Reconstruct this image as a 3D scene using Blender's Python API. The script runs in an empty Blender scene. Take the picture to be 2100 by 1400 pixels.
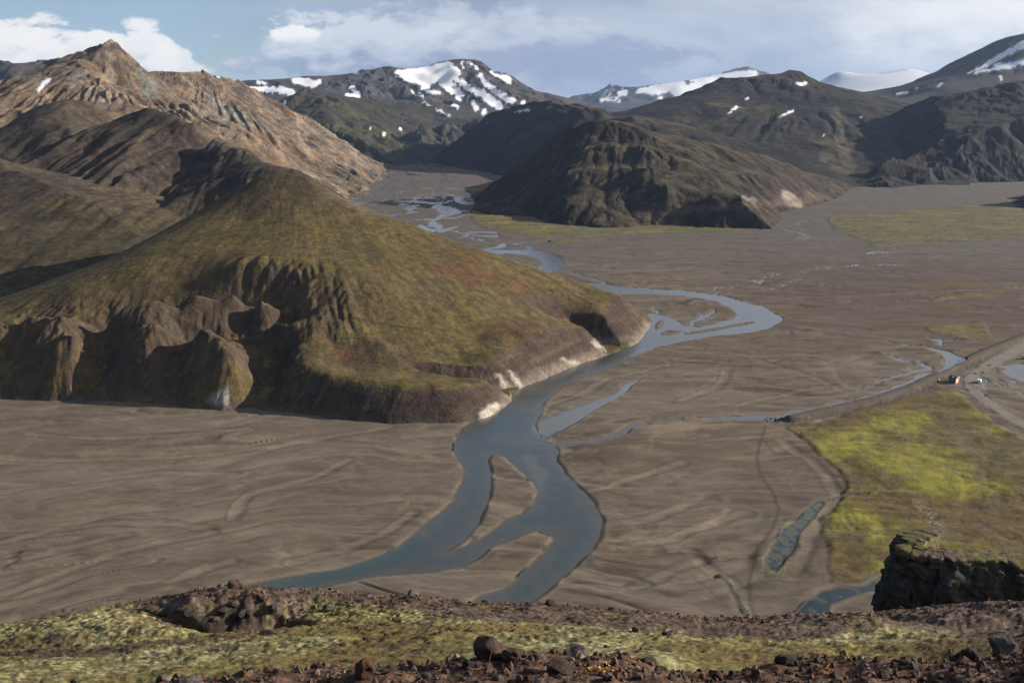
import bpy, bmesh, math, random, time
import numpy as np
from mathutils import Vector
T0 = time.time()
random.seed(7); rng = np.random.default_rng(7)
R = math.radians
sc = bpy.context.scene
col = sc.collection

# ------------------------------------------------------------------ camera
HAZE = 2.1e-5
F = 2100.0; H = 120.0                       # focal length in photo pixels, eye height above the flood plain
TH = math.atan(450.0 / F)                   # pitch below the horizon
CT, ST = math.cos(TH), math.sin(TH)
cam = bpy.data.objects.new('camera', bpy.data.cameras.new('camera'))
col.objects.link(cam); sc.camera = cam
cam.data.sensor_width = 36.0; cam.data.lens = 36.0
cam.data.clip_start = 0.1; cam.data.clip_end = 120000
cam.location = (0, 0, H); cam.rotation_euler = (R(90) - TH, 0, 0)

# ------------------------------------------------------------------ sun and sky
SUN_EL, SUN_AZ = 20.0, 82.0                 # azimuth clockwise from +Y
sun = bpy.data.objects.new('sun', bpy.data.lights.new('sun', 'SUN')); col.objects.link(sun)
sun.data.energy = 5.0; sun.data.angle = R(0.5); sun.data.color = (1.0, 0.90, 0.77)
sd = Vector((math.sin(R(SUN_AZ)) * math.cos(R(SUN_EL)), math.cos(R(SUN_AZ)) * math.cos(R(SUN_EL)), math.sin(R(SUN_EL))))
sun.rotation_euler = sd.to_track_quat('Z', 'Y').to_euler()

class NT:
    """small node helper"""
    def __init__(s, tree): s.t = tree; s.n = tree.nodes; s.l = tree.links
    def add(s, kind, **kw):
        n = s.n.new(kind)
        for k, v in kw.items(): setattr(n, k, v)
        return n
    def put(s, sock, v):
        if isinstance(v, bpy.types.NodeSocket): s.l.new(v, sock)
        elif v is not None: sock.default_value = v
    def math(s, op, a, b=None, c=None, clamp=False):
        n = s.add('ShaderNodeMath', operation=op, use_clamp=clamp)
        for i, v in enumerate((a, b, c)):
            if v is not None: s.put(n.inputs[i], v)
        return n.outputs[0]
    def vmath(s, op, a, b=None):
        n = s.add('ShaderNodeVectorMath', operation=op)
        s.put(n.inputs[0], a)
        if b is not None: s.put(n.inputs[1], b)
        return n.outputs['Value'] if op in ('DOT_PRODUCT', 'LENGTH') else n.outputs[0]
    def noise(s, vec, scale, detail=3, rough=0.5, dist=0.0):
        n = s.add('ShaderNodeTexNoise'); s.put(n.inputs['Vector'], vec)
        n.inputs['Scale'].default_value = scale; n.inputs['Detail'].default_value = detail
        n.inputs['Roughness'].default_value = rough; n.inputs['Distortion'].default_value = dist
        return n.outputs[0]
    def ramp(s, v, lo, hi, a=0.0, b=1.0, smooth=True):
        n = s.add('ShaderNodeMapRange'); n.interpolation_type = 'SMOOTHSTEP' if smooth else 'LINEAR'
        s.put(n.inputs[0], v); n.inputs[1].default_value = lo; n.inputs[2].default_value = hi
        n.inputs[3].default_value = a; n.inputs[4].default_value = b
        return n.outputs[0]
    def mix(s, f, a, b, mode='MIX'):
        n = s.add('ShaderNodeMix', data_type='RGBA', blend_type=mode)
        s.put(n.inputs[0], f); s.put(n.inputs[6], a); s.put(n.inputs[7], b)
        return n.outputs[2]

world = bpy.data.worlds.new('World'); sc.world = world; world.use_nodes = True
def build_world():
    w = NT(world.node_tree); w.n.clear()
    out = w.add('ShaderNodeOutputWorld'); bg = w.add('ShaderNodeBackground')
    sky = w.add('ShaderNodeTexSky', sky_type='NISHITA', sun_disc=False)
    sky.sun_elevation = R(SUN_EL); sky.sun_rotation = R(SUN_AZ); sky.air_density = 1.0; sky.dust_density = 0.6; sky.ozone_density = 1.5
    sky.altitude = 900
    g = w.add('ShaderNodeTexCoord').outputs['Generated']
    sep = w.add('ShaderNodeSeparateXYZ'); w.l.new(g, sep.inputs[0])
    X, Y, Z = sep.outputs
    m = w.add('ShaderNodeVectorMath', operation='MULTIPLY'); w.l.new(g, m.inputs[0]); m.inputs[1].default_value = (1, 1, 2.3)
    q = m.outputs[0]
    def dirv(px, py):                           # a fixed direction in the sky
        v = Vector(((px - 1050) / F, CT + ST * (700 - py) / F, -ST + CT * (700 - py) / F)).normalized()
        return v
    nbig = w.noise(q, 5.0, 6, 0.55, 0.3)
    nmid = w.noise(q, 24.0, 8, 0.62, 0.15)
    def blob(px, py, rx, ry, soft):             # elliptical cloud body: distance in tangent coordinates round a direction
        c = dirv(px, py); r = Vector((c.y, -c.x, 0)).normalized(); u = r.cross(c)
        a = w.math('DIVIDE', w.vmath('DOT_PRODUCT', g, tuple(r)), rx)
        b = w.math('DIVIDE', w.vmath('DOT_PRODUCT', g, tuple(u)), ry)
        d = w.math('ADD', w.math('MULTIPLY', a, a), w.math('MULTIPLY', b, b))
        d = w.math('ADD', w.math('SQRT', d), w.ramp(w.vmath('DOT_PRODUCT', g, tuple(c)), 0.2, 0.0, 0, 30))
        d = w.math('ADD', d, w.math('MULTIPLY', w.math('SUBTRACT', nmid, 0.5), -soft * 1.7))
        return d
    def mx(*a):
        o = a[0]
        for b in a[1:]: o = w.math('MAXIMUM', o, b)
        return o
    base = w.mix(1.0, sky.outputs[0], (0.098, 0.1, 0.104, 1), 'MULTIPLY')
    # thin high veil everywhere, thicker low down
    veil = w.math('MULTIPLY', w.ramp(w.noise(q, 2.6, 4, 0.5), 0.35, 0.75, 0.12, 0.5), w.ramp(Z, 0.0, 0.4, 1.0, 0.12))
    veil = w.math('MULTIPLY', veil, w.ramp(Y, -0.3, 0.6, 0.12, 1.0))
    veil = w.math('MAXIMUM', veil, w.ramp(Z, 0.09, 0.0, 0.0, 0.7))
    c0 = w.mix(veil, base, (0.40, 0.56, 0.80, 1))
    # broad grey-blue cloud deck that covers the right half and goes on past the frame
    az = w.math('ARCTAN2', X, Y)
    e = w.math('ADD', az, w.math('MULTIPLY', w.math('SUBTRACT', nbig, 0.5), 0.35))
    e = w.math('ADD', e, w.math('MULTIPLY', w.math('SUBTRACT', Z, 0.05), 0.15))
    e = w.math('SUBTRACT', e, w.ramp(Z, 0.14, 0.6, 0.0, 0.9, False))
    e = w.math('SUBTRACT', e, w.ramp(az, 0.9, 2.0, 0.0, 0.8, False))
    deck = w.ramp(e, -0.30, -0.02)
    lit = w.math('ADD', w.ramp(az, -0.15, 0.5, 0.0, 0.65), w.math('MULTIPLY', w.math('SUBTRACT', nbig, 0.5), 1.9))
    lit = w.math('ADD', lit, w.ramp(Z, 0.03, 0.13, -0.15, 0.15))
    lit = w.math('ADD', lit, 0.0, clamp=True)
    dc = w.mix(lit, (0.30, 0.37, 0.52, 1), (0.74, 0.78, 0.85, 1))
    c1 = w.mix(w.math('MULTIPLY', deck, 0.93), c0, dc)
    # cumulus heads on the left and the bank over the valley
    def cum(c, px, py, rx, ry, soft, top, bot, amt, edge=0.35, lift=0.0):
        d = blob(px, py, rx, ry, soft)
        mask = w.math('MULTIPLY', w.ramp(d, 1.0 + edge * 0.25, 1.0 - edge * .7), amt)
        cc = dirv(px, py)
        sh = w.math('SUBTRACT', Z, cc.z)
        sh = w.math('ADD', w.math('DIVIDE', sh, ry), w.math('MULTIPLY', w.math('SUBTRACT', nmid, 0.5), 3.0))
        body = w.mix(w.ramp(sh, -1.3 + lift, 0.25 + lift), bot, top)
        return w.mix(mask, c, body)
    WH = (0.98, 0.96, 0.94, 1); GR = (0.46, 0.54, 0.69, 1)
    c = cum(c1, 800, 120, 0.135, 0.034, 1.6, (0.80, 0.84, 0.90, 1), (0.26, 0.33, 0.49, 1), 0.95, 0.4, 0.75)
    c = cum(c, 930, 75, 0.13, 0.03, 1.6, (0.62, 0.66, 0.75, 1), (0.42, 0.48, 0.61, 1), 0.75, 0.6)
    c = cum(c, 1180, 130, 0.12, 0.022, 1.8, (0.30, 0.36, 0.51, 1), (0.27, 0.33, 0.48, 1), 0.85, 0.7)
    c = cum(c, 1980, 45, 0.13, 0.045, .7, (1.05, 1.04, 1.03, 1), (0.72, 0.77, 0.84, 1), 0.6, 1.2)
    c = cum(c, 605, 72, 0.022, 0.008, 1.2, WH, (0.6, 0.66, 0.77, 1), 0.95, 0.3)
    c = cum(c, 45, 95, 0.05, 0.026, 1.4, WH, GR, 0.95)
    c = cum(c, 150, 115, 0.05, 0.022, 1.4, WH, GR, 0.9)
    c = cum(c, 285, 118, 0.03, 0.026, 1.4, WH, GR, 0.9)
    c = cum(c, 345, 140, 0.035, 0.018, 1.4, WH, GR, 0.8)
    c = cum(c, -200, 100, 0.1, 0.03, 1.4, WH, GR, 0.9)
    c = w.mix(w.ramp(Z, -0.03, 0.0), (0.085, 0.072, 0.060, 1), c)
    w.l.new(c, bg.inputs[0]); bg.inputs[1].default_value = 0.50
    # below the horizon: plain ground colour continues
    w.l.new(bg.outputs[0], out.inputs[0])
build_world()
vs = sc.view_settings
vs.view_transform = 'Standard'; vs.look = 'None'; vs.exposure = 1.0; vs.gamma = 1.0; vs.use_curve_mapping = False
sc.render.engine = 'CYCLES'
sc.cycles.max_bounces = 4; sc.cycles.diffuse_bounces = 2; sc.cycles.volume_bounces = 0

# ------------------------------------------------------------------ numeric helpers
def W(px, py, Y):
    """world point seen at photo pixel (px, py) at depth Y"""
    dx = (px - 1050) / F; v = (700 - py) / F
    dy = CT + ST * v; dz = -ST + CT * v
    t = Y / dy
    return (dx * t, Y, H + dz * t)
def G(px, py, z=0.0):
    """world point on the horizontal plane z seen at a photo pixel"""
    v = (700 - py) / F
    t = (z - H) / (-ST + CT * v)
    return ((px - 1050) / F * t, (CT + ST * v) * t, z)
def proj(x, y, z):
    d = y * CT - (z - H) * ST
    return 1050 + F * x / d, 700 - F * ((z - H) * CT + y * ST) / d
def _h(ix, iy, s):
    h = (ix.astype(np.uint32) * np.uint32(374761393) + iy.astype(np.uint32) * np.uint32(668265263) + np.uint32((s * 2246822519 + 77) & 0xffffffff))
    h = (h ^ (h >> np.uint32(13))) * np.uint32(1274126177)
    h = (h ^ (h >> np.uint32(16))) * np.uint32(2654435761)
    return (h ^ (h >> np.uint32(15)))
def rnd(ix, iy, s): return (_h(ix, iy, s) & np.uint32(0xffff)).astype(np.float32) / 65535.0
def pn(x, y, s=0):
    """gradient noise, about -0.7..0.7"""
    xi = np.floor(x).astype(np.int64); yi = np.floor(y).astype(np.int64)
    fx = (x - xi).astype(np.float32); fy = (y - yi).astype(np.float32)
    u = fx * fx * fx * (fx * (fx * 6 - 15) + 10); v = fy * fy * fy * (fy * (fy * 6 - 15) + 10)
    def g(a, b):
        an = rnd(xi + a, yi + b, s) * 6.2831853
        return np.cos(an) * (fx - a) + np.sin(an) * (fy - b)
    n0 = g(0, 0); n1 = g(1, 0); n2 = g(0, 1); n3 = g(1, 1)
    a = n0 + (n1 - n0) * u; b = n2 + (n3 - n2) * u
    return (a + (b - a) * v) * 1.4
def fbm(x, y, wl, octs=4, s=0, gain=0.5):
    o = 0; a = 1.0; t = 0
    for k in range(octs):
        o = o + a * pn(x / wl, y / wl, s + k * 17); t += a; a *= gain; wl *= 0.49
    return o / t
def ridged(x, y, wl, octs=4, s=0, gain=0.5):
    o = 0; a = 1.0; t = 0
    for k in range(octs):
        n = 1 - np.abs(pn(x / wl, y / wl, s + k * 17)) * 2
        o = o + a * n; t += a; a *= gain; wl *= 0.49
    return o / t
def sstep(a, b, x):
    t = np.clip((x - a) / (b - a), 0, 1); return t * t * (3 - 2 * t)
def furrow(x, y, gx, gy, wl, s=0):
    """stripes that run down the slope direction (gx, gy); -1 in gullies, sharp there"""
    m = np.sqrt(gx * gx + gy * gy) + 1e-6
    px_, py_ = -gy / m, gx / m
    u = x / wl; v = y / wl
    ui = np.floor(u).astype(np.int64); vi = np.floor(v).astype(np.int64)
    a = 0; b = 0
    for i in (-1, 0, 1):
        for j in (-1, 0, 1):
            cx = ui + i; cy = vi + j
            ddx = u - (cx + rnd(cx, cy, s)); ddy = v - (cy + rnd(cx, cy, s + 5))
            w = np.exp(-2.2 * (ddx * ddx + ddy * ddy))
            ph = 6.2831853 * (ddx * px_ + ddy * py_) * 0.55 + 6.28 * rnd(cx, cy, s + 9)
            a = a + w * np.cos(ph); b = b + w
    g = a / b
    return np.abs(g) * 2.4 - 1
def rbf(pts, x, y, c=12.0):
    """smooth surface through scattered world points"""
    P = np.array(pts, dtype=np.float64)
    k = np.round(P[:, :2] / 1.0).astype(int)
    _, ix = np.unique(k, axis=0, return_index=True); P = P[ix]
    n = len(P)
    d = P[:, None, :2] - P[None, :, :2]
    A = np.zeros((n + 3, n + 3))
    A[:n, :n] = -np.sqrt((d ** 2).sum(-1) + c * c)
    A[:n, n] = 1; A[n, :n] = 1; A[:n, n + 1:] = P[:, :2] / 1000; A[n + 1:, :n] = P[:, :2].T / 1000
    A[:n, :n] -= np.eye(n) * 0.05
    sol = np.linalg.solve(A, np.concatenate([P[:, 2], [0, 0, 0]]))
    xf = x.ravel().astype(np.float32); yf = y.ravel().astype(np.float32)
    o = sol[n] + sol[n + 1] * xf / 1000 + sol[n + 2] * yf / 1000
    o = o.astype(np.float64)
    for i in range(n):
        o -= sol[i] * np.sqrt((xf - np.float32(P[i, 0])) ** 2 + (yf - np.float32(P[i, 1])) ** 2 + np.float32(c * c))
    return o.reshape(x.shape)
def dens(poly, step):
    o = []
    for a, b in zip(poly[:-1], poly[1:]):
        L = math.dist(a[:2], b[:2]); n = max(1, int(L / step))
        for i in range(n): o.append(tuple(a[k] + (b[k] - a[k]) * i / n for k in range(3)))
    o.append(tuple(poly[-1])); return o
def seg_d(x, y, a, b):
    ex, ey = b[0] - a[0], b[1] - a[1]; L = ex * ex + ey * ey + 1e-9
    t = np.clip(((x - a[0]) * ex + (y - a[1]) * ey) / L, 0, 1)
    return np.hypot(x - a[0] - t * ex, y - a[1] - t * ey), t
def sd_poly(x, y, v, margin=60.0):
    """signed distance to polygon, negative inside (far points get a large value)"""
    v = [p[:2] for p in v]
    vx = [p[0] for p in v]; vy = [p[1] for p in v]
    o = np.full(x.shape, 1e3)
    m = (x > min(vx) - margin) & (x < max(vx) + margin) & (y > min(vy) - margin) & (y < max(vy) + margin)
    if not m.any(): return o
    xx = x[m]; yy = y[m]; d = np.full(xx.shape, 1e9); ins = np.zeros(xx.shape, bool)
    for a, b in zip(v, v[1:] + v[:1]):
        dd, _ = seg_d(xx, yy, a, b); d = np.minimum(d, dd)
        c = ((a[1] > yy) != (b[1] > yy)) & (xx < (b[0] - a[0]) * (yy - a[1]) / (b[1] - a[1] + 1e-12) + a[0])
        ins ^= c
    o[m] = np.where(ins, -d, d); return o
def stroke(px, py, pts, soft=0.0):
    """distance to a poly-line of (x, y, halfwidth) minus its half-width, in the units given"""
    o = np.full(px.shape, 1e3)
    xs = [p[0] for p in pts]; ys = [p[1] for p in pts]; mw = max(p[2] for p in pts) + 40
    m = (px > min(xs) - mw) & (px < max(xs) + mw) & (py > min(ys) - mw) & (py < max(ys) + mw)
    if not m.any(): return o
    x = px[m]; y = py[m]; r = np.full(x.shape, 1e3)
    if len(pts) == 1: r = np.hypot(x - pts[0][0], y - pts[0][1]) - pts[0][2]
    for a, b in zip(pts[:-1], pts[1:]):
        d, t = seg_d(x, y, a, b); r = np.minimum(r, d - (a[2] + (b[2] - a[2]) * t))
    o[m] = r; return o
def mixc(c, b, m):
    m = np.clip(m, 0, 1)[..., None]; return c * (1 - m) + np.asarray(b, dtype=float) * m
def grad(Hh, a, Yv):
    ha = np.gradient(Hh, a, axis=1); hy = np.gradient(Hh, Yv, axis=0)
    YY = Yv[:, None]; gx = ha / YY; gy = hy - a[None, :] * gx
    return gx, gy

# ------------------------------------------------------------------ materials
def principled(name, rough=0.9, spec=0.15):
    m = bpy.data.materials.new(name); m.use_nodes = True
    t = NT(m.node_tree); b = t.n['Principled BSDF']
    b.inputs['Roughness'].default_value = rough; b.inputs['Specular IOR Level'].default_value = spec
    return m, t, b
def terrain_mat(name, scales, amt=0.35, bump=0.5, bdist=0.3, rough=0.95, spec=0.1, squash=None):
    m, t, b = principled(name, rough, spec)
    at = t.add('ShaderNodeAttribute', attribute_name='ground')
    pos = t.add('ShaderNodeNewGeometry').outputs['Position']
    if squash: pos = t.vmath('MULTIPLY', pos, squash)
    c = at.outputs['Color']; hsum = None
    for i, s_ in enumerate(scales):
        n = t.noise(pos, s_, 3, 0.6)
        f = t.ramp(n, 0.3, 0.7, 1 - amt, 1 + amt, False)
        cc = t.add('ShaderNodeCombineXYZ')
        for k in range(3): t.l.new(f, cc.inputs[k])
        c = t.mix(1.0, c, cc.outputs[0], 'MULTIPLY')
        h = t.math('MULTIPLY', n, 1.0 / (1 + i))
        hsum = h if hsum is None else t.math('ADD', hsum, h)
    t.l.new(c, b.inputs['Base Color'])
    if bump:
        bp = t.add('ShaderNodeBump'); bp.inputs['Strength'].default_value = bump; bp.inputs['Distance'].default_value = bdist
        t.l.new(hsum, bp.inputs['Height']); t.l.new(bp.outputs[0], b.inputs['Normal'])
    return m
def simple(name, c, rough=0.7, spec=0.3, var=0.15, scale=20, metal=0.0, bump=0.0):
    m, t, b = principled(name, rough, spec)
    o = t.add('ShaderNodeTexCoord').outputs['Object']; n = t.noise(o, scale, 5, 0.6)
    f = t.ramp(n, 0.3, 0.7, 1 - var, 1 + var, False)
    cc = t.add('ShaderNodeCombineXYZ')
    for k in range(3): t.l.new(f, cc.inputs[k])
    t.l.new(t.mix(1.0, (*c, 1), cc.outputs[0], 'MULTIPLY'), b.inputs['Base Color'])
    b.inputs['Metallic'].default_value = metal
    if bump:
        bp = t.add('ShaderNodeBump'); bp.inputs['Strength'].default_value = 0.8; bp.inputs['Distance'].default_value = bump
        t.l.new(n, bp.inputs['Height']); t.l.new(bp.outputs[0], b.inputs['Normal'])
    return m
M_far = terrain_mat('mountain_ground', (0.012, 0.05), 0.20, 0.6, 4.0)
M_mid = terrain_mat('hill_ground', (0.04, 0.2), 0.34, 0.7, 1.6)
M_near = terrain_mat('mossy_hill_ground', (0.18, 0.8), 0.30, 0.8, 0.6)
M_plain = terrain_mat('silt_and_gravel', (0.12, 0.9), 0.14, 0.0, 0.10, squash=(.45, 1, 1))
M_meadow = terrain_mat('meadow_moss', (0.22, 0.9), 0.26, 0.8, 0.35)
M_fore = terrain_mat('moss_and_gravel', (7.0, 26.0), 0.28, 0.8, 0.03)
M_snow = terrain_mat('old_snow', (0.03, 0.2), 0.05, 0.3, 1.0, 0.8, 0.3)

def set_props(o, label=None, cat=None, group=None, kind=None):
    for k, v in (('label', label), ('category', cat), ('group', group), ('kind', kind)):
        if v: o[k] = v
    return o
def mesh_np(name, V, Q, C=None, mat=None, smooth=True, extra=None):
    me = bpy.data.meshes.new(name); n = len(V); q = len(Q); k = Q.shape[1]
    me.vertices.add(n); me.vertices.foreach_set('co', V.astype(np.float32).ravel())
    me.loops.add(q * k); me.loops.foreach_set('vertex_index', Q.astype(np.int32).ravel())
    me.polygons.add(q); me.polygons.foreach_set('loop_start', np.arange(0, q * k, k, dtype=np.int32))
    me.polygons.foreach_set('loop_total', np.full(q, k, np.int32))
    me.polygons.foreach_set('use_smooth', np.full(q, smooth, bool))
    me.update(calc_edges=True)
    if C is not None:
        a = me.attributes.new('ground', 'FLOAT_COLOR', 'POINT')
        a.data.foreach_set('color', np.concatenate([np.clip(C, 0, 1), np.ones((n, 1))], 1).astype(np.float32).ravel())
    for nm, val in (extra or {}).items():
        a = me.attributes.new(nm, 'FLOAT', 'POINT'); a.data.foreach_set('value', val.astype(np.float32).ravel())
    if mat: me.materials.append(mat)
    return me
ALB = 0.68
def sheet(name, X, Y, Z, C, keep, mat, extra=None):
    """object from the grid cells where keep is true"""
    nr, nc = X.shape
    idx = np.arange(nr * nc).reshape(nr, nc)
    Q = np.stack([idx[:-1, :-1], idx[:-1, 1:], idx[1:, 1:], idx[1:, :-1]], -1)[keep]
    if len(Q) == 0: return None
    u, inv = np.unique(Q.ravel(), return_inverse=True)
    V = np.stack([X.ravel()[u], Y.ravel()[u], Z.ravel()[u]], 1)
    me = mesh_np(name, V, inv.reshape(-1, 4), None if C is None else C.reshape(-1, 3)[u] * (1.0 if name == 'snow' else ALB), mat,
                 extra={k: v.ravel()[u] for k, v in (extra or {}).items()})
    o = bpy.data.objects.new(name, me); col.objects.link(o); return o
def cell(m): return m[:-1, :-1] & m[1:, 1:] & m[:-1, 1:] & m[1:, :-1]
def cell_any(m): return m[:-1, :-1] | m[1:, 1:] | m[:-1, 1:] | m[1:, :-1]
def grid(pxa, pxb, nc, Ys):
    a = np.linspace((pxa - 1050) / F, (pxb - 1050) / F, nc) / CT
    return a, np.asarray(Ys), a[None, :] * np.asarray(Ys)[:, None], np.repeat(np.asarray(Ys)[:, None], nc, 1)

# ------------------------------------------------------------------ hills
HILLS = {}
def settle(name, ctrl, limit, step):
    """control lines to world points; a point that would make an impossible slope slides along its ray or is left out"""
    def pos(p, k=1.0): return tuple(map(float, W(p[1], p[2], p[3] * k) if p[0] == 'w' else p[1:] if p[0] == 'x' else G(*p[1:])))
    order = []
    for pri in ('c', 'g', 'w', 'x'):
        for i, ln in enumerate(ctrl):
            for j, p in enumerate(ln):
                if (pri == 'c' and i == 0) or (i > 0 and p[0] == pri): order.append((i, j, p, pri))
    acc = np.zeros((0, 3)); res = {}
    nd = 0
    for i, j, p, pri in order:
        ks = [1.0] if p[0] != 'w' or pri == 'c' else [1 + s_ * q for q in np.arange(0, .16, .008) for s_ in (1, -1)]
        for k in ks:
            q = pos(p, k)
            if len(acc):
                dd = np.hypot(acc[:, 0] - q[0], acc[:, 1] - q[1]); sl = np.abs(acc[:, 2] - q[2]) / (dd + 1.0)
                if sl.max() > (limit if pri in 'wx' else 9): continue
            res[(i, j)] = q; acc = np.vstack([acc, q])
            if abs(k - 1) > .012: print('SLID', name, p, round(k, 3), [round(c_) for c_ in q])
            break
        else: nd += 1
    pts = []
    for i, ln in enumerate(ctrl):
        l2 = [res[(i, j)] for j in range(len(ln)) if (i, j) in res]
        if l2: pts += dens(l2, step) if step and len(l2) > 1 else l2
    print(name, 'left out', nd, 'of', len(order))
    return pts
def hill(name, label, ctrl, px, nc, Ys, c=12.0, furrows=(), rough=(30, 1.0), colour=None, mat=None, snow=None, step=None,
         floor=True, post=None, zclip=-2.0, warp=0.0, limit=0.85, FA=0.5, RA=0.45, foot=None, footw=40.0, fslope=1.0, fmask=None, fans=(), blur=0):
    pts = settle(name, ctrl, limit, step)
    a, Yv, X, Y = grid(px[0], px[1], nc, Ys)
    wx = X; wy = Y
    if warp:
        wl = rough[0] * 1.5
        wx = X + warp * fbm(X, Y, wl, 3, 401); wy = Y + warp * fbm(X, Y, wl, 3, 433)
    Z = rbf(pts, wx, wy, c)
    if foot:
        q = [G(*p[1:]) if p[0] == 'g' else p[1:] for p in foot]
        dd = sd_poly(X, Y, q, footw)
        dd = dd + 1.2 * fbm(X, Y, footw * .35, 3, 77) * (footw / 40)
        Z = np.where(dd > 0, np.minimum(Z, -0.9 * dd), np.clip(Z, -0.25 * dd, None))
        ins = -dd * fslope; Z = np.where((dd <= 0), np.minimum(Z, ins + 0.0), Z)
    for _ in range(blur):
        Z[1:-1] = .25 * Z[:-2] + .5 * Z[1:-1] + .25 * Z[2:]; Z[:, 1:-1] = .25 * Z[:, :-2] + .5 * Z[:, 1:-1] + .25 * Z[:, 2:]
    Gs = np.zeros_like(Z)
    slope0 = None
    fm = fmask(*proj(X, Y, Z)) if fmask else 1.0
    for k, (wl, amp, s0, s1) in enumerate(furrows):
        gx, gy = grad(Z, a, Yv); sl = np.hypot(gx, gy)
        if slope0 is None: slope0 = sl
        f = furrow(X, Y, gx, gy, wl, 31 * k + len(name))
        A = fm * FA * amp * sstep(s0, s1, sl) * (0.45 + 0.9 * np.clip(0.5 + fbm(X, Y, wl * 5, 2, 71 + k), 0, 1))
        Z = Z + f * A; Gs = Gs + f * sstep(s0, s1, sl) / (k + 1)
    for k, (fu, fv, fY, ang, amp, r0, r1) in enumerate(fans):
        q = W(fu, fv, fY); dx = X - q[0]; dy = Y - q[1]; r = np.hypot(dx, dy); th = np.arctan2(dx, -dy)
        th = th + ang * 2.2 * fbm(X, Y, r1 * .30, 4, 900 + k) * np.clip(60 / (r + 30), .2, 1)
        u_ = th / ang; v_ = r / (r1 * .8)
        n_ = np.abs(pn(u_, v_, 910 + k)); n2_ = np.abs(pn(u_ * 2.3 + 9, v_ * 2, 920 + k)); n3_ = np.abs(pn(u_ * 5.1 + 3, v_ * 4, 930 + k))
        f = np.clip(np.minimum(n_ * 2.2, .75) + .35 * np.minimum(n2_ * 2, .8) + .15 * n3_, 0, 1.2) - .8
        A = fm * amp * sstep(r0, r0 * 2 + 20, r) * np.clip(.55 + 1.6 * fbm(X, Y, r1 * .5, 2, 940 + k), .15, 1.4) * sstep(0, 25 * amp / 2, Z)
        Z = Z + f * A; Gs = Gs + np.clip(f * 1.6 + .2, -1, .4) * 1.2
    Z = Z + RA * rough[1] * fbm(X, Y, rough[0], 5, 5, 0.5)
    if post: Z = post(X, Y, Z)
    gx, gy = grad(Z, a, Yv); sl = np.hypot(gx, gy)
    PX, PY = proj(X, Y, Z)
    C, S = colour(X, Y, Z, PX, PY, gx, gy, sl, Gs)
    keep = cell_any(Z > zclip) if floor else np.ones((Z.shape[0] - 1, Z.shape[1] - 1), bool)
    if S is not None:
        Zq = Z.copy()
        for _ in range(14):
            Zq[1:-1] = .25 * Zq[:-2] + .5 * Zq[1:-1] + .25 * Zq[2:]; Zq[:, 1:-1] = .25 * Zq[:, :-2] + .5 * Zq[:, 1:-1] + .25 * Zq[:, 2:]
        Zs = np.where(S > 0, Zq, Z) + 0.6 * (Y / 3000.0) * S
        ks = cell(S > 0.5) & keep
        Cs = np.full(C.shape, 0.75) * np.array([1.0, 1.0, 1.03]) * (1 - 0.12 * np.clip(fbm(X, Y, 60, 3, 9) + 0.3, 0, 1))[..., None]
        so = sheet('snow', X, Y, Zs, Cs, ks, M_snow)
        if so: set_props(so, 'white snow patches lying on the ' + label, kind='stuff')
        keep = keep & ~ks
        if snow != 'only': Z = Zs
    o = sheet(name, X, Y, Z, C, keep, mat)
    set_props(o, label, kind='structure')
    HILLS[name] = (a, Yv, Z)
    print('%-22s %6d cells  %.1fs' % (name, keep.sum(), time.time() - T0))
    return o
def w(*p): return ('w',) + p
def g(*p): return ('g',) + p
def x_(*p): return ('x',) + p
def back(line, dY, dz):
    o = []
    for p in line:
        q = W(*p[1:]); s = (q[1] + dY) / q[1]; o.append(x_(q[0] * s, q[1] + dY, q[2] + dz))
    return o
def front(line, dY=12, z=-5):
    o = []
    for p in line:
        q = G(*p[1:]); s = (q[1] - dY) / q[1]; o.append(x_(q[0] * s, q[1] - dY, z))
    return o
def away(ctrl, k): return [[(p[0], p[1], p[2], p[3] * k) if p[0] == 'w' else (p[0], p[1] * k, p[2] * k, p[3] * k) for p in ln] for ln in ctrl]
def noisy(px, py, amp, wl, s=3):
    return px + amp * fbm(px, py, wl, 3, s), py + amp * 0.6 * fbm(px, py, wl, 3, s + 50)

# palette (linear base colours)
MOSS = np.array([.120, .090, .036]); MOSS_L = np.array([.165, .133, .045]); MOSS_D = np.array([.055, .058, .020])
BROWN = np.array([.085, .062, .045]); DARK = np.array([.040, .033, .029]); SCREE = np.array([.125, .098, .078])
OCHRE = np.array([.265, .180, .112]); TAN = np.array([.32, .245, .175]); GREYG = np.array([.19, .19, .165]); REDD = np.array([.115, .042, .030])
PALE = np.array([.42, .37, .31])

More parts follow.
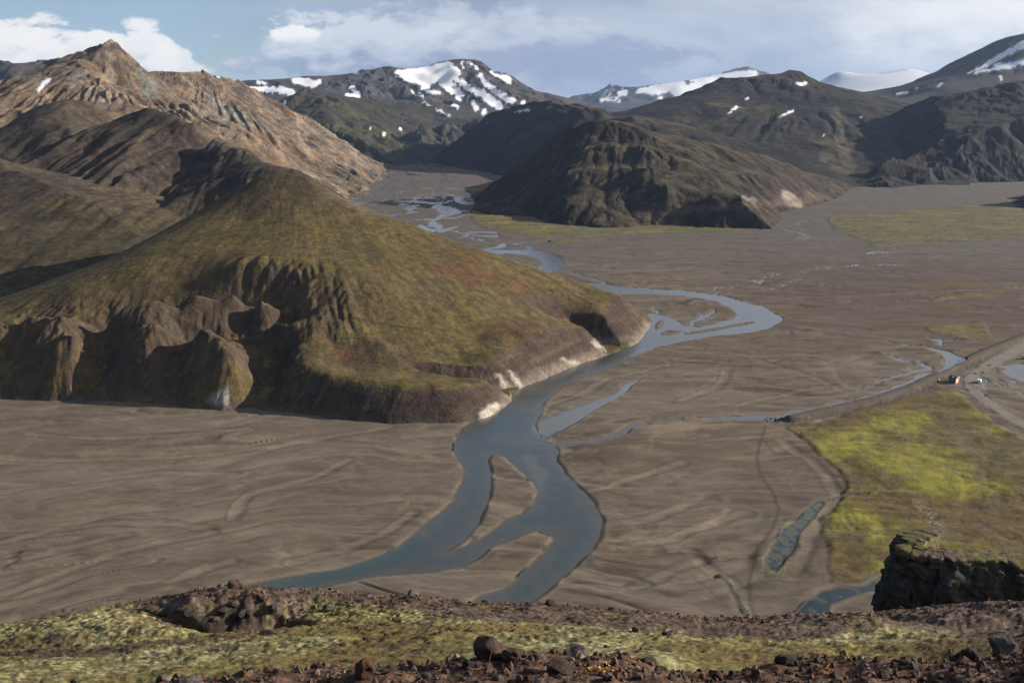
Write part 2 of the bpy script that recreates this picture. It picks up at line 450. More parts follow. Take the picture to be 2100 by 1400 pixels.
# --- mossy hill by the river
def c_mossy(X, Y, Z, PX, PY, gx, gy, sl, Gs):
    n1 = fbm(X, Y, 60, 5, 11); n2 = fbm(X, Y, 14, 5, 12); n3 = fbm(X, Y, 3.5, 3, 13)
    st = fbm(X * 0.9 + Y * 0.5, Y * 0.25, 9, 4, 14)
    C = np.broadcast_to(MOSS, X.shape + (3,)).copy()
    C = mixc(C, MOSS_L * 0.9, sstep(-.05, .45, n2 + 0.5 * n1) * 0.7)
    C = mixc(C, [.11, .075, .032], sstep(.05, .4, st + 0.3 * n3) * 0.75)
    C = mixc(C, BROWN, sstep(0.0, .4, n1 + 0.5 * n3) * 0.55)
    C = mixc(C, MOSS_D, sstep(0.1, .5, n2 - n1) * 0.5)
    C = mixc(C, [.06, .048, .03], sstep(-.3, -1.0, Gs) * 0.5)
    C = C * (1 + .55 * n3 + .25 * fbm(X, Y, 1.6, 2, 16))[..., None]
    # high stony shoulder and the pale path edge of the crest
    top = sstep(66, 84, Z + 6 * n1)
    C = mixc(C, BROWN * 0.8, top * 0.6); C = mixc(C, MOSS_D * 1.2, sstep(0, .3, n2) * top * 0.6)
    C = mixc(C, SCREE * 1.1, sstep(.3, .8, gx * 0 + sstep(560, 760, PX) * sstep(500, 395, PY) * (0.75 + n2)) * 0.85)
    # bare steep ground
    steep = sstep(.45, .72, sl + 0.2 * n2)
    C = mixc(C, BROWN * 0.9 + 0 * n1[..., None], steep)
    C = mixc(C, MOSS * 0.85, steep * sstep(-.05, .3, n2 + .4 * n3) * sstep(800, 600, PX) * 0.8)
    # badland scarp band, bare and grey brown
    nx, ny = noisy(PX, PY, 28, 60)
    band = np.minimum.reduce([stroke(nx, ny, [(200, 670, 22), (330, 660, 34), (480, 650, 42), (560, 690, 42)]), stroke(nx, ny, [(330, 650, 20), (340, 740, 14)])])
    C = mixc(C, BROWN * 0.8, sstep(12, -10, band) * 0.9)
    C = mixc(C, DARK * 1.6, sstep(12, -10, band) * sstep(0.0, .5, n2) * 0.6)
    # red patches of low shrubs
    for p in ([(700, 730, 16), (730, 740, 9)], [(850, 530, 5), (880, 545, 10), (960, 560, 16), (1080, 590, 14)], [(1000, 668, 12), (1060, 680, 14), (1130, 672, 6)],
              [(930, 520, 8), (980, 535, 14)], [(1120, 600, 5), (1200, 630, 6)]):
        d = stroke(*noisy(PX, PY, 34, 26, 8), p)
        C = mixc(C, REDD, sstep(12, -14, d) * 0.62 * np.clip(0.7 + 1.4 * n3, 0, 1))
    # river cliff: dark brown top, pale baked base
    cliff = sstep(.55, .75, sl) * sstep(540, 640, PX) * sstep(24, 16, Z)
    fall = fbm((X - Y * 0.6) * 1.0, (X + Y) * 0.06, 3.2, 4, 15)
    C = mixc(C, [.060, .043, .034], cliff * 0.9); C = mixc(C, [.105, .078, .060], cliff * sstep(.0, .5, fall) * 0.8)
    C = mixc(C, [.20, .16, .13], cliff * sstep(1000, 1040, PX) * sstep(5.5, 0.5, Z + 3 * fall) * 0.9)
    pale = np.minimum.reduce([stroke(*noisy(PX, PY, 10, 16, 4), p) for p in ([(1022, 770, 4), (1046, 800, 8)], [(1045, 760, 2), (1065, 790, 4)], [(995, 852, 14), (1015, 835, 10)], [(1240, 712, 6), (1250, 722, 4)], [(1150, 735, 1), (1180, 745, 3)], [(1215, 700, 2), (1245, 715, 5)])])
    C = mixc(C, PALE * 0.9, sstep(5, -4, pale) * cliff)
    bp = stroke(*noisy(PX, PY, 12, 20, 5), [(462, 800, 8), (450, 826, 26)])
    C = mixc(C, [.26, .24, .215], sstep(8, -8, bp) * (0.8 + 0.4 * fall))
    low = sstep(3.5, 1.0, Z) * sstep(1000, 960, PX)
    C = mixc(C, [.085, .066, .052], low * 0.8)
    return C * 1.1, None
L1c_r = [w(587, 354, 655), w(633, 362, 650), w(687, 400, 642), w(800, 444, 630), w(900, 482, 622), w(1000, 516, 615), w(1100, 549, 608), w(1200, 580, 600), w(1262, 602, 596), w(1300, 628, 590)]
L1c_l = [w(587, 354, 655), w(535, 362, 655), w(467, 394, 648), w(400, 436, 632), w(300, 492, 610), w(200, 540, 590), w(100, 577, 575), w(0, 612, 560), w(-150, 650, 545)]
L1b1 = [g(-200, 820), g(0, 822), g(150, 824), g(285, 828), g(330, 834), g(400, 840), g(464, 842), g(514, 838), g(600, 848), g(700, 862), g(800, 870), g(880, 871), g(960, 868), g(1021, 848), g(1046, 826)]
L1b2 = [g(1046, 826), g(1050, 806), g(1080, 792), g(1130, 771), g(1200, 742), g(1268, 722), g(1310, 702), g(1335, 668), g(1338, 650)]
def off_r(line, d=9, z=-5):
    o = []
    for p in line:
        q = G(*p[1:]); o.append(x_(q[0] + d * 0.8, q[1] - d * 0.6, z))
    return o
L1 = [L1c_r, L1c_l, back(L1c_r, 60, -30), back(L1c_r, 170, -95), back(L1c_l, 35, -16), back(L1c_l, 90, -60),
      L1b1, front(L1b1), L1b2, off_r(L1b2), [x_(112, 640, -6)], [x_(95, 680, -10)],
      [w(1268, 608, 585), w(1236, 640, 562), w(1229, 660, 552)], [w(1190, 672, 530), w(1129, 686, 503), w(1093, 699, 490), w(1032, 720, 471), w(1014, 746, 459)],
      [w(1205, 664, 552), w(1222, 683, 549), w(1246, 712, 549)],
      [w(1160, 656, 556), w(1190, 664, 553)],
      [w(1046, 806, 449), w(1004, 784, 430), w(950, 789, 420), w(900, 796, 413), w(825, 798, 412), w(771, 787, 416), w(736, 779, 419), w(671, 771, 423), w(621, 743, 440), w(600, 716, 455), w(612, 690, 466)],
      [w(855, 731, 456), w(900, 736, 456), w(950, 740, 460)],
      [w(850, 770, 436), w(930, 783, 430)],
      [w(760, 740, 449), w(700, 740, 448)], [w(800, 765, 434), w(720, 765, 433)], [w(780, 700, 461), w(700, 700, 461), w(880, 700, 470), w(980, 700, 484)],
      [w(640, 650, 482), w(700, 650, 480), w(850, 650, 490), w(1000, 650, 512), w(1130, 650, 547)],
      [w(620, 600, 503), w(700, 600, 500), w(800, 600, 505), w(950, 600, 530), w(1100, 600, 566), w(1200, 600, 588)],
      [w(480, 550, 528), w(600, 550, 525), w(750, 550, 530), w(900, 550, 553), w(1050, 550, 592)],
      [w(450, 500, 570), w(600, 500, 565), w(750, 500, 577), w(900, 500, 606)],
      [w(500, 450, 606), w(600, 450, 600), w(750, 450, 616)], [w(600, 400, 630)],
      [w(-150, 690, 490), w(0, 655, 480), w(60, 650, 480), w(130, 648, 474), w(250, 630, 480), w(330, 615, 486), w(400, 603, 492), w(480, 596, 497), w(545, 612, 492)],
      [w(150, 590, 528), w(300, 560, 535)],
      [w(570, 660, 478), w(600, 668, 474)],
      # spurs
      [w(410, 676, 451.1), w(440, 690, 446.2), w(463, 707, 439.3), w(473, 730, 432.4), w(468, 780, 419.6)],
      [w(322, 664, 456.1), w(305, 700, 445.2), w(280, 745, 431.4), w(266, 790, 419.6)],
      [w(150, 690, 451.1), w(115, 730, 438.3), w(75, 780, 422.6)], [w(-80, 700, 451.1), w(-110, 760, 429.5)],
      # gullies
      [w(370, 670, 492.6), w(385, 715, 472.2), w(362, 755, 455.8), w(340, 805, 434.4)],
      [w(255, 670, 494.6), w(225, 705, 480.3), w(200, 755, 457.9), w(178, 805, 433.3)],
      [w(40, 690, 486.5), w(10, 740, 461.9), w(0, 800, 434.4)],
      [w(560, 650, 502.8), w(578, 690, 485.4), w(562, 728, 472.2), w(535, 775, 449.7), w(515, 815, 431.3)],
      [w(480, 645, 496.7), w(515, 700, 475.2), w(520, 735, 463.0)]]
def carve_mossy(X, Y, Z):
    def tr(pts, wd, dp):
        q = [tuple(p[:2]) + (0.0,) for p in pts]; o = np.zeros_like(Z); n = len(q) - 1
        jx = X + 1.6 * fbm(X, Y, 7, 3, 51); jy = Y + 1.6 * fbm(X, Y, 7, 3, 52)
        for i in range(n):
            d, t = seg_d(jx, jy, q[i], q[i + 1]); f = (i + t) / n; wf = wd * (.35 + .65 * np.minimum(1, f * 2.2))
            o = np.maximum(o, dp * np.minimum(1, f * 2.6 + .12) * np.clip(1.25 * (1 - d / wf), 0, 1))
        return o
    c1 = tr([W(845, 752, 447), W(890, 765, 446), W(945, 776, 446), W(1000, 786, 447), W(1038, 800, 449), G(1056, 806)], 9.0, 6.5)
    c2 = tr([W(1158, 655, 560), W(1190, 664, 556), W(1225, 678, 552), W(1246, 704, 546), G(1268, 724)], 6.5, 6.5)
    c3 = tr([W(140, 605, 500), W(60, 628, 495), W(-60, 650, 490)], 7, 3.5)
    c4 = tr([W(590, 690, 470), W(575, 722, 458), W(548, 760, 444), G(517, 838)], 11, 4.5)
    return np.maximum(Z - np.maximum(np.maximum(c1, c2), np.maximum(c3, c4)), np.minimum(Z, .6))
hill('mossy_hill', 'moss covered hill with brown river cliffs on the left bank', L1, (-300, 1380), 700, np.concatenate([np.arange(390, 480, 0.55), np.arange(480, 662, 1.15), np.arange(663, 790, 9)]),
     c=2.0, blur=6, furrows=((14, 1.3, .12, .36), (6, .7, .16, .5), (3, .3, .2, .6)), fans=((600, 300, 760, .050, .8, 90, 170), (600, 300, 760, .021, .5, 90, 130)), rough=(26, .8), fmask=lambda px, py: .16 + np.maximum(sstep(440, 520, px) * sstep(800, 640, px) * sstep(470, 560, py) * sstep(720, 690, py), sstep(640, 580, px) * sstep(600, 640, py) * .9), colour=c_mossy, post=carve_mossy, mat=M_near, step=14, warp=2, limit=1.5, foot=L1b1 + L1b2[1:] + [x_(78, 700), x_(10, 770), x_(-90, 775), x_(-180, 740), x_(-235, 690), x_(-300, 645), x_(-420, 625), x_(-700, 600), x_(-700, 500)], footw=60, fslope=1.5)

# --- dark hill behind it
def mk_colour(pal, snow=None, seed=0, wl=120, furrow_dark=0.5, extra=None, steepc=None, steep=(.6, .95), streak=None):
    def f(X, Y, Z, PX, PY, gx, gy, sl, Gs):
        n1 = fbm(X, Y, wl, 4, seed + 1); n2 = fbm(X, Y, wl * .3, 5, seed + 2); n3 = fbm(X, Y, wl * .07, 3, seed + 3)
        C = np.broadcast_to(np.array(pal[0]), X.shape + (3,)).copy()
        for i, pc in enumerate(pal[1:]):
            m = fbm(X + 91 * i, Y - 57 * i, wl * (0.8 if i % 2 else 0.35), 5, seed + 10 + i) + 0.25 * n3
            C = mixc(C, pc, sstep(0.0, .35, m) * 0.85)
        if steepc is not None: C = mixc(C, steepc, sstep(steep[0], steep[1], sl + .2 * n2))
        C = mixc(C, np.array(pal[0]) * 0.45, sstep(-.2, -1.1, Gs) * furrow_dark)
        C = C * (1 + 0.55 * n3 + .35 * fbm(X, Y, wl * .025, 2, seed + 44))[..., None]
        if extra: C = extra(C, X, Y, Z, PX, PY, sl, n1, n2, n3, Gs)
        S = None
        if snow:
            qx, qy = PX + 7 * fbm(PX, PY, 14, 4, seed + 30), PY + 5 * fbm(PX, PY, 9, 4, seed + 31)
            Sd = np.full(Z.shape, 99.)
            for pts in snow: Sd = np.minimum(Sd, stroke(qx, qy, pts) - .10 * pts[0][2] - .35)
            Sd = Sd + .6 * n3 - np.clip(-Gs, -.5, 1) * .3
            S = (Sd < 0).astype(float); C = mixc(C, [.6, .6, .62], sstep(1.3, -.4, Sd) * .9)
        return C, S
    return f
def dark_extra(C, X, Y, Z, PX, PY, sl, n1, n2, n3, Gs):
    lo = sstep(75, 45, Z + 18 * n2)
    C = mixc(C, [.085, .070, .034], lo * 0.5)
    C = mixc(C, SCREE * 1.05, sstep(330, 470, PX) * sstep(0.0, -.25, n2 - 0.45) * 0.7 * sstep(85, 95, Z))
    for p in ([(312, 265, 2), (290, 285, 3), (262, 312, 2)], [(150, 400, 3), (80, 445, 5)]):
        C = mixc(C, MOSS_L * .9, sstep(4, -2, stroke(*noisy(PX, PY, 10, 12), p)) * 0.6)
    return C
L2c = [w(-250, 420, 740), w(-100, 375, 820), w(0, 347, 860), w(60, 320, 890), w(120, 291, 920), w(180, 262, 950), w(240, 245, 980), w(315, 222, 1000), w(360, 238, 985), w(400, 256, 960), w(440, 279, 930), w(500, 308, 890), w(560, 335, 850), w(610, 352, 810), w(660, 380, 785), w(710, 412, 780)]
L2 = [L2c, back(L2c, 60, -25), back(L2c, 220, -110),
      [w(520, 335, 850), w(440, 370, 800), w(380, 395, 775), w(330, 430, 735), w(250, 470, 700), w(170, 515, 665), w(90, 560, 635), w(0, 600, 600)],
      [w(420, 300, 925), w(395, 330, 900), w(350, 365, 868), w(300, 405, 826), w(220, 455, 776), w(120, 510, 720), w(0, 560, 670)],
      [w(300, 250, 960), w(255, 290, 905), w(190, 350, 838), w(110, 420, 772), w(30, 470, 722), w(-60, 520, 690)],
      [w(170, 310, 905), w(110, 355, 860), w(50, 405, 815), w(-50, 450, 780)],
      [w(340, 290, 925), w(300, 340, 858), w(240, 400, 795), w(150, 455, 740), w(60, 510, 690)],
      [x_(-195, 700, 26), x_(-235, 670, 22), x_(-300, 630, 18), x_(-360, 610, 14)], [x_(-150, 600, 0), x_(-300, 560, 8)]]
L2 = away(L2, 1.12) + [[x_(-158, 720, 74), x_(-172, 790, 76), x_(-188, 860, 80)]]
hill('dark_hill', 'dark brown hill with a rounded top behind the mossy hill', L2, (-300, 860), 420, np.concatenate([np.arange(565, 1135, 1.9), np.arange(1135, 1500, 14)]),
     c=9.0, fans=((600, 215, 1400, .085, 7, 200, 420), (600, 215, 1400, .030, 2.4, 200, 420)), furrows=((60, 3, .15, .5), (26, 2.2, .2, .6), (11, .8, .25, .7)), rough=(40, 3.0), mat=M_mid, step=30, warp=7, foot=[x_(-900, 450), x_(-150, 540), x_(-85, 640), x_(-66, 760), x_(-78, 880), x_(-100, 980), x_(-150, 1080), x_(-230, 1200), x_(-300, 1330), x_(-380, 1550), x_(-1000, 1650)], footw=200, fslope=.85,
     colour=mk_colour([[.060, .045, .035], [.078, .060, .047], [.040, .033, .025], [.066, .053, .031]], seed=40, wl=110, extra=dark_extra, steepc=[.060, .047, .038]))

# --- low brown mounds further left
L2b = [w(-250, 330, 1100), w(-100, 310, 1150), w(0, 268, 1230), w(60, 228, 1280), w(110, 212, 1300), w(147, 206, 1310), w(190, 222, 1320), w(235, 250, 1320), w(300, 290, 1300), w(400, 330, 1280)]
hill('brown_mound', 'low brown mound between the dark hill and the ochre peak', [L2b, back(L2b, 200, -90), [w(0, 330, 1130), w(60, 300, 1150), w(130, 268, 1180), w(180, 275, 1190)], [w(-200, 450, 900), w(0, 420, 950), w(200, 420, 950), w(400, 400, 1000)]],
     (-330, 520), 300, np.arange(900, 1560, 5), c=15, furrows=((80, 5, .15, .5), (35, 3, .2, .6), (15, 1.2, .2, .6)), rough=(60, 4), mat=M_mid, step=60, warp=12,
     colour=mk_colour([[.085, .066, .047], [.115, .088, .062], [.055, .049, .030]], seed=60, wl=130, steepc=[.12, .09, .065]))

# --- ochre rhyolite peak
def rhy_extra(C, X, Y, Z, PX, PY, sl, n1, n2, n3, Gs):
    st = fbm(X + Y * 0.25, (Y - X * .3) * 0.16, 42, 5, 88)
    C = mixc(C, TAN, sstep(.0, .4, st) * .7)
    C = mixc(C, [.15, .125, .10], sstep(.05, -.4, st) * .45)
    gl = stroke(*noisy(PX, PY, 20, 30), [(285, 150, 10), (310, 185, 14), (300, 200, 6)])
    C = mixc(C, GREYG, sstep(10, -10, gl) * .8)
    C = mixc(C, GREYG * 1.4, sstep(6, -6, stroke(*noisy(PX, PY, 16, 20), [(430, 200, 6), (480, 240, 8), (510, 255, 3)])) * .7)
    C = mixc(C, [.105, .075, .055], sstep(14, -14, stroke(*noisy(PX, PY, 26, 40, 6), [(100, 160, 16), (130, 140, 14), (165, 145, 6)])) * .8)
    C = mixc(C, [.12, .095, .07], sstep(14, -14, stroke(*noisy(PX, PY, 22, 30, 6), [(235, 95, 9), (262, 130, 12)])) * .45)
    C = mixc(C, [.055, .045, .045], sstep(1.0, 1.3, sl + n2 * .3) * .8)
    C = mixc(C, [.07, .07, .045], sstep(300, 340, PY) * sstep(600, 700, PX) * sstep(-.1, .3, n1) * .7)
    C = mixc(C, DARK * 1.8, sstep(8, -6, stroke(*noisy(PX, PY, 10, 14), [(0, 182, 4), (60, 158, 6), (110, 132, 4)])) * .8)
    return C
L3c = [w(-350, 300, 1400), w(-200, 245, 1500), w(-80, 205, 1600), w(0, 177, 1650), w(50, 157, 1700), w(110, 127, 1780), w(147, 113, 1820), w(185, 98, 1850), w(222, 84, 1880), w(248, 98, 1900), w(268, 122, 1920), w(280, 143, 1930), w(320, 152, 1960), w(380, 159, 2000), w(420, 152, 2100), w(450, 156, 2200), w(480, 168, 2270), w(510, 184, 2330), w(560, 210, 2400), w(620, 245, 2500), w(680, 280, 2600), w(740, 315, 2700), w(785, 335, 2760)]
L3 = [L3c, back(L3c[:14], 250, -110), back(L3c[14:], 250, -80), back(L3c, 700, -250),
      [w(150, 120, 1800), w(180, 150, 1730), w(240, 188, 1650), w(310, 222, 1560), w(400, 262, 1470), w(480, 300, 1420), w(560, 345, 1400), w(640, 390, 1400)],
      [w(265, 135, 1905), w(330, 185, 1840), w(390, 215, 1790), w(460, 255, 1750), w(540, 300, 1740), w(600, 338, 1730), w(660, 370, 1725), w(725, 400, 1725)],
      [w(225, 165, 1790), w(290, 215, 1710), w(370, 258, 1630), w(450, 300, 1560), w(560, 355, 1540), w(650, 395, 1560)],
      [w(430, 165, 2080), w(470, 200, 2030), w(520, 232, 2000), w(580, 272, 1980), w(640, 310, 1960), w(700, 345, 1940), w(748, 374, 1940)],
      [w(390, 195, 1985), w(460, 240, 1900), w(550, 295, 1860), w(640, 345, 1850), w(720, 380, 1850)],
      [w(540, 205, 2360), w(600, 250, 2290), w(670, 290, 2250), w(740, 325, 2280), w(790, 350, 2400)],
      [w(500, 210, 2180), w(570, 258, 2120), w(650, 305, 2090), w(740, 355, 2100)],
      [w(90, 175, 1650), w(60, 215, 1550), w(0, 250, 1480)], [w(140, 190, 1610), w(150, 225, 1530)], [w(120, 160, 1690), w(110, 220, 1540)],
      [g(735, 404), g(752, 386), g(775, 372), g(792, 352), g(806, 340)], [x_(-330, 1600, -30), x_(-280, 1480, -20), x_(-240, 1720, -12), x_(-225, 2100, -12), x_(-255, 2600, -15), x_(-290, 2950, -20)]]
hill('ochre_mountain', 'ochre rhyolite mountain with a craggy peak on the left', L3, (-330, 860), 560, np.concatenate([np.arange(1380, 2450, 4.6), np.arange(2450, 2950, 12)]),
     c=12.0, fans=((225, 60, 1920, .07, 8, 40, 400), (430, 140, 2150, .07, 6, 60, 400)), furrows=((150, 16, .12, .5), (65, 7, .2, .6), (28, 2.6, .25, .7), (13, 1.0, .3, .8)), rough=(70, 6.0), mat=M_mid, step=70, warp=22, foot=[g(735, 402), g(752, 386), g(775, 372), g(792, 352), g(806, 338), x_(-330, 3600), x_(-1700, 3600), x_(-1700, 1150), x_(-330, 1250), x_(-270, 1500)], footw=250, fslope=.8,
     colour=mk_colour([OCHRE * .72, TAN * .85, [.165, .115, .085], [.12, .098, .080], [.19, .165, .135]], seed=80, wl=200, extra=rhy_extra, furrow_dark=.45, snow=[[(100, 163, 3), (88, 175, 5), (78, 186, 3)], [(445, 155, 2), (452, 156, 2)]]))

# --- dark crest far left
L4 = [w(-350, 200, 3300), w(-100, 150, 3500), w(0, 129, 3500), w(18, 126, 3500), w(48, 135, 3500), w(78, 125, 3500), w(104, 125, 3500), w(140, 138, 3500), w(250, 180, 3500)]
hill('dark_crest', 'jagged dark crest behind the far left of the ochre mountain', [L4, back(L4, 500, -180), [w(-350, 300, 2900), w(0, 220, 2900), w(250, 250, 2900)]],
     (-330, 330), 200, np.arange(2950, 3900, 12), c=20, furrows=((220, 28, .1, .4), (90, 14, .2, .6), (40, 6, .2, .6)), rough=(120, 8), mat=M_far, step=150, warp=20,
     colour=mk_colour([[.10, .085, .075], [.075, .065, .06], [.075, .072, .04]], seed=100, wl=300))

# --- snow mountain closing the valley
SNOW1 = [[(818, 150, 7), (850, 150, 10), (885, 140, 7), (915, 132, 5)], [(835, 158, 9), (880, 160, 16), (905, 150, 16)], [(860, 165, 6), (880, 187, 6), (898, 190, 3)], [(905, 160, 12), (925, 180, 10), (945, 200, 6)], [(918, 128, 4), (935, 150, 8), (910, 165, 8)],
         [(955, 178, 5), (985, 190, 8), (1015, 212, 9), (1025, 220, 6)], [(930, 158, 6), (960, 180, 5)], [(985, 155, 4), (1000, 175, 5), (1022, 192, 7), (1050, 208, 7)], [(1008, 148, 3), (1030, 160, 4), (1045, 170, 2)], [(1030, 155, 2), (1048, 162, 2)],
         [(960, 128, 2), (980, 143, 2)], [(948, 128, 1.5), (950, 138, 2)], [(868, 210, 1), (895, 224, 2), (922, 238, 2)], [(858, 222, 1), (875, 230, 2)], [(930, 215, 2), (938, 222, 3)], [(970, 212, 3), (978, 224, 4)], [(992, 230, 6)], [(1072, 210, 4)],
         [(722, 180, 4), (733, 192, 5)], [(712, 195, 3), (735, 197, 3)], [(718, 212, 4), (722, 228, 5), (714, 243, 5)], [(845, 188, 1), (870, 200, 1)],
         [(505, 181, 4), (560, 186, 6)], [(575, 185, 8), (600, 191, 6)], [(605, 165, 6), (640, 172, 8), (655, 168, 4)], [(530, 168, 3), (545, 172, 2)], [(729, 149, 2), (735, 149, 2)]]
C1c = [w(330, 200, 4400), w(470, 172, 4500), w(500, 165, 4600), w(560, 168, 4700), w(620, 157, 4700), w(660, 158, 4700), w(690, 154, 4800), w(720, 150, 4900), w(780, 137, 5000), w(812, 145, 5100), w(860, 138, 5100), w(900, 129, 5200), w(945, 122, 5200), w(975, 126, 5200), w(1010, 143, 5100), w(1045, 158, 5000), w(1062, 176, 4900), w(1100, 188, 4900), w(1150, 198, 4800), w(1190, 208, 4700), w(1260, 230, 4600)]
C1 = [C1c, back(C1c, 800, -260), [w(945, 135, 5050), w(965, 175, 4700), w(985, 220, 4300), w(1010, 250, 4000)], [w(820, 160, 4800), w(870, 200, 4400), (w(920, 235, 4050))], [w(715, 165, 4650), w(745, 205, 4200), w(790, 250, 3800), w(840, 290, 3500)],
      [w(880, 175, 4800), w(925, 215, 4400)], [w(770, 165, 4780), w(810, 205, 4450), w(850, 245, 4120)], [w(1040, 180, 4650), w(1080, 215, 4350)], [w(600, 185, 4350), w(650, 220, 4000), w(720, 265, 3650), w(790, 305, 3400)], [w(520, 190, 4300), w(540, 215, 4000)],
      [x_(-900, 3000, -20), x_(-300, 3150, -20), x_(-150, 3250, 5), x_(200, 3300, 10), x_(600, 3300, 20)]]
def snowm_extra(C, X, Y, Z, PX, PY, sl, n1, n2, n3, Gs):
    lo = sstep(190, 90, Z + 60 * n1)
    C = mixc(C, [.075, .073, .030], lo * sstep(-.1, .3, n2 + .2 * n1) * .9)
    C = mixc(C, [.13, .10, .085], sstep(820, 900, PX) * sstep(.0, .4, n1) * .5)
    return C
hill('snowy_mountain', 'snow streaked mountain closing the head of the valley', C1, (250, 1300), 520, np.concatenate([np.arange(3150, 5300, 11), np.arange(5300, 6000, 60)]),
     c=25, furrows=((330, 34, .08, .45), (140, 18, .12, .5), (60, 8, .2, .6), (28, 3.5, .2, .6)), rough=(170, 14), mat=M_far, step=180, warp=45, snow='yes',
     colour=mk_colour([[.072, .070, .074], [.055, .055, .060], [.095, .084, .080]], seed=120, wl=500, extra=snowm_extra, snow=SNOW1, furrow_dark=.35))
# green pyramid and the dark ridge in front of the snow mountain
C3 = [w(480, 235, 3650), w(560, 216, 3700), w(600, 200, 3700), w(636, 183, 3700), w(670, 200, 3650), w(720, 225, 3600), w(780, 262, 3500), w(840, 300, 3400)]
hill('green_peak', 'small dark green pyramid peak before the snowy mountain', [C3, back(C3, 300, -110), [w(640, 190, 3650), w(655, 220, 3450), w(690, 250, 3250), w(740, 285, 3100)], [w(600, 225, 3480), w(620, 260, 3200)], [w(740, 245, 3350)], [w(480, 300, 2900), w(620, 300, 2900), w(760, 320, 2950), w(840, 322, 3050)]],
     (430, 900), 240, np.arange(2850, 4000, 9), c=15, furrows=((170, 22, .1, .5), (75, 11, .2, .6), (32, 4, .2, .6)), rough=(90, 8), mat=M_far, step=100, warp=20, foot=[x_(-900, 3080), x_(-500, 2960), x_(-330, 2930), x_(-270, 3060), x_(-200, 3080), x_(-120, 3300), x_(900, 3600), x_(900, 6000), x_(-1600, 6000), x_(-1600, 3080)], footw=300, fslope=.55,
     colour=mk_colour([[.058, .053, .034], [.078, .072, .030], [.055, .048, .040]], seed=140, wl=260, snow=[[(584, 210, 3)], [(760, 262, 2)], [(820, 266, 4)], [(788, 274, 3)]]))
C2 = [w(800, 312, 3150), w(830, 290, 3250), w(870, 255, 3350), w(890, 243, 3400), w(908, 237, 3400), w(925, 246, 3420), w(960, 242, 3450), w(1010, 234, 3500), w(1080, 240, 3500), w(1200, 260, 3400)]
hill('dark_ridge', 'jagged dark ridge at the head of the river valley', [C2, back(C2, 300, -120), [w(850, 318, 3080), w(905, 300, 3120), (w(960, 300, 3050))], [w(910, 250, 3330), w(930, 285, 3180)], [w(800, 330, 2950), w(900, 330, 2950), w(1200, 330, 2900)]],
     (760, 1250), 260, np.arange(2900, 3850, 8), c=14, furrows=((140, 22, .1, .5), (60, 12, .2, .6), (26, 4, .2, .6)), rough=(80, 8), mat=M_far, step=100, warp=18, foot=[x_(-900, 3080), x_(-500, 2960), x_(-330, 2930), x_(-270, 3060), x_(-200, 3080), x_(-120, 3300), x_(900, 3600), x_(900, 6000), x_(-1600, 6000), x_(-1600, 3080)], footw=300, fslope=.55,
     colour=mk_colour([[.065, .060, .055], [.085, .08, .035], [.05, .045, .043]], seed=160, wl=260))

# --- hazy far range and glacier
F1 = [w(1100, 240, 8000), w(1180, 207, 8000), w(1215, 190, 8000), w(1255, 176, 8000), w(1290, 180, 8000), w(1340, 173, 8000), w(1400, 165, 8200), w(1440, 157, 8400), w(1490, 147, 8600), w(1530, 140, 8600), w(1560, 150, 8600), w(1600, 168, 8600), w(1680, 190, 8600), w(1800, 215, 8600)]
hill('far_range', 'blue hazy snow patched range beyond the hills', away([F1, back(F1, 1500, -400), [w(1100, 260, 6000), w(1300, 235, 6300), w(1500, 235, 6300), w(1800, 240, 6300)], [w(1250, 200, 7400)], [w(1350, 205, 7300), w(1300, 212, 7000)]], 1.4),
     (1050, 1900), 300, np.arange(6000, 9400, 40) * 1.4, c=80, furrows=((800, 80, .05, .3), (350, 40, .1, .4), (150, 16, .1, .4)), rough=(400, 26), mat=M_far, step=600, warp=80, zclip=-3000, snow='yes',
     colour=mk_colour([[.075, .072, .075], [.09, .085, .085]], seed=180, wl=900, snow=[[(1232, 190, 3), (1248, 185, 4)], [(1272, 193, 5), (1282, 191, 4)], [(1310, 187, 5), (1350, 184, 10), (1400, 172, 8)], [(1352, 202, 5)], [(1235, 205, 4), (1265, 205, 6)], [(1420, 165, 5), (1480, 158, 8), (1545, 152, 8)], [(1390, 190, 12), (1460, 175, 10)], [(1500, 165, 6), (1560, 165, 6)]]))
F2 = [w(1600, 215, 12500), w(1660, 185, 12500), w(1692, 160, 12500), w(1715, 149, 12500), w(1735, 148, 12500), w(1755, 155, 12500), w(1800, 151, 12500), w(1850, 143, 12500), w(1868, 142, 12500), w(1895, 152, 12500), w(1960, 175, 12500), w(2100, 200, 12500)]
def c_ice(X, Y, Z, PX, PY, gx, gy, sl, Gs):
    C = np.full(X.shape + (3,), .80); C[..., 2] = .84; C = C * (1 - .25 * np.clip(fbm(X * .4, Y, 700, 4, 92), 0, 1))[..., None]
    q = np.minimum(stroke(*noisy(PX, PY, 8, 14), [(1700, 162, 5), (1715, 155, 7)]), stroke(*noisy(PX, PY, 5, 14), [(1805, 152, 1), (1835, 145, 2), (1860, 143, 1)]))
    return mixc(C, [.2, .2, .22], sstep(3, -3, q) * .7), None
hill('glacier', 'pale glacier dome barely showing through the haze', away([F2, back(F2, 2500, -500), [w(1600, 240, 9500), w(1750, 205, 9800), w(1900, 205, 9800), w(2100, 225, 9800)]], 1.15),
     (1560, 2200), 160, np.arange(9600, 15000, 90) * 1.15, c=160, rough=(1400, 12), zclip=-5000, colour=c_ice, mat=M_snow, step=600)

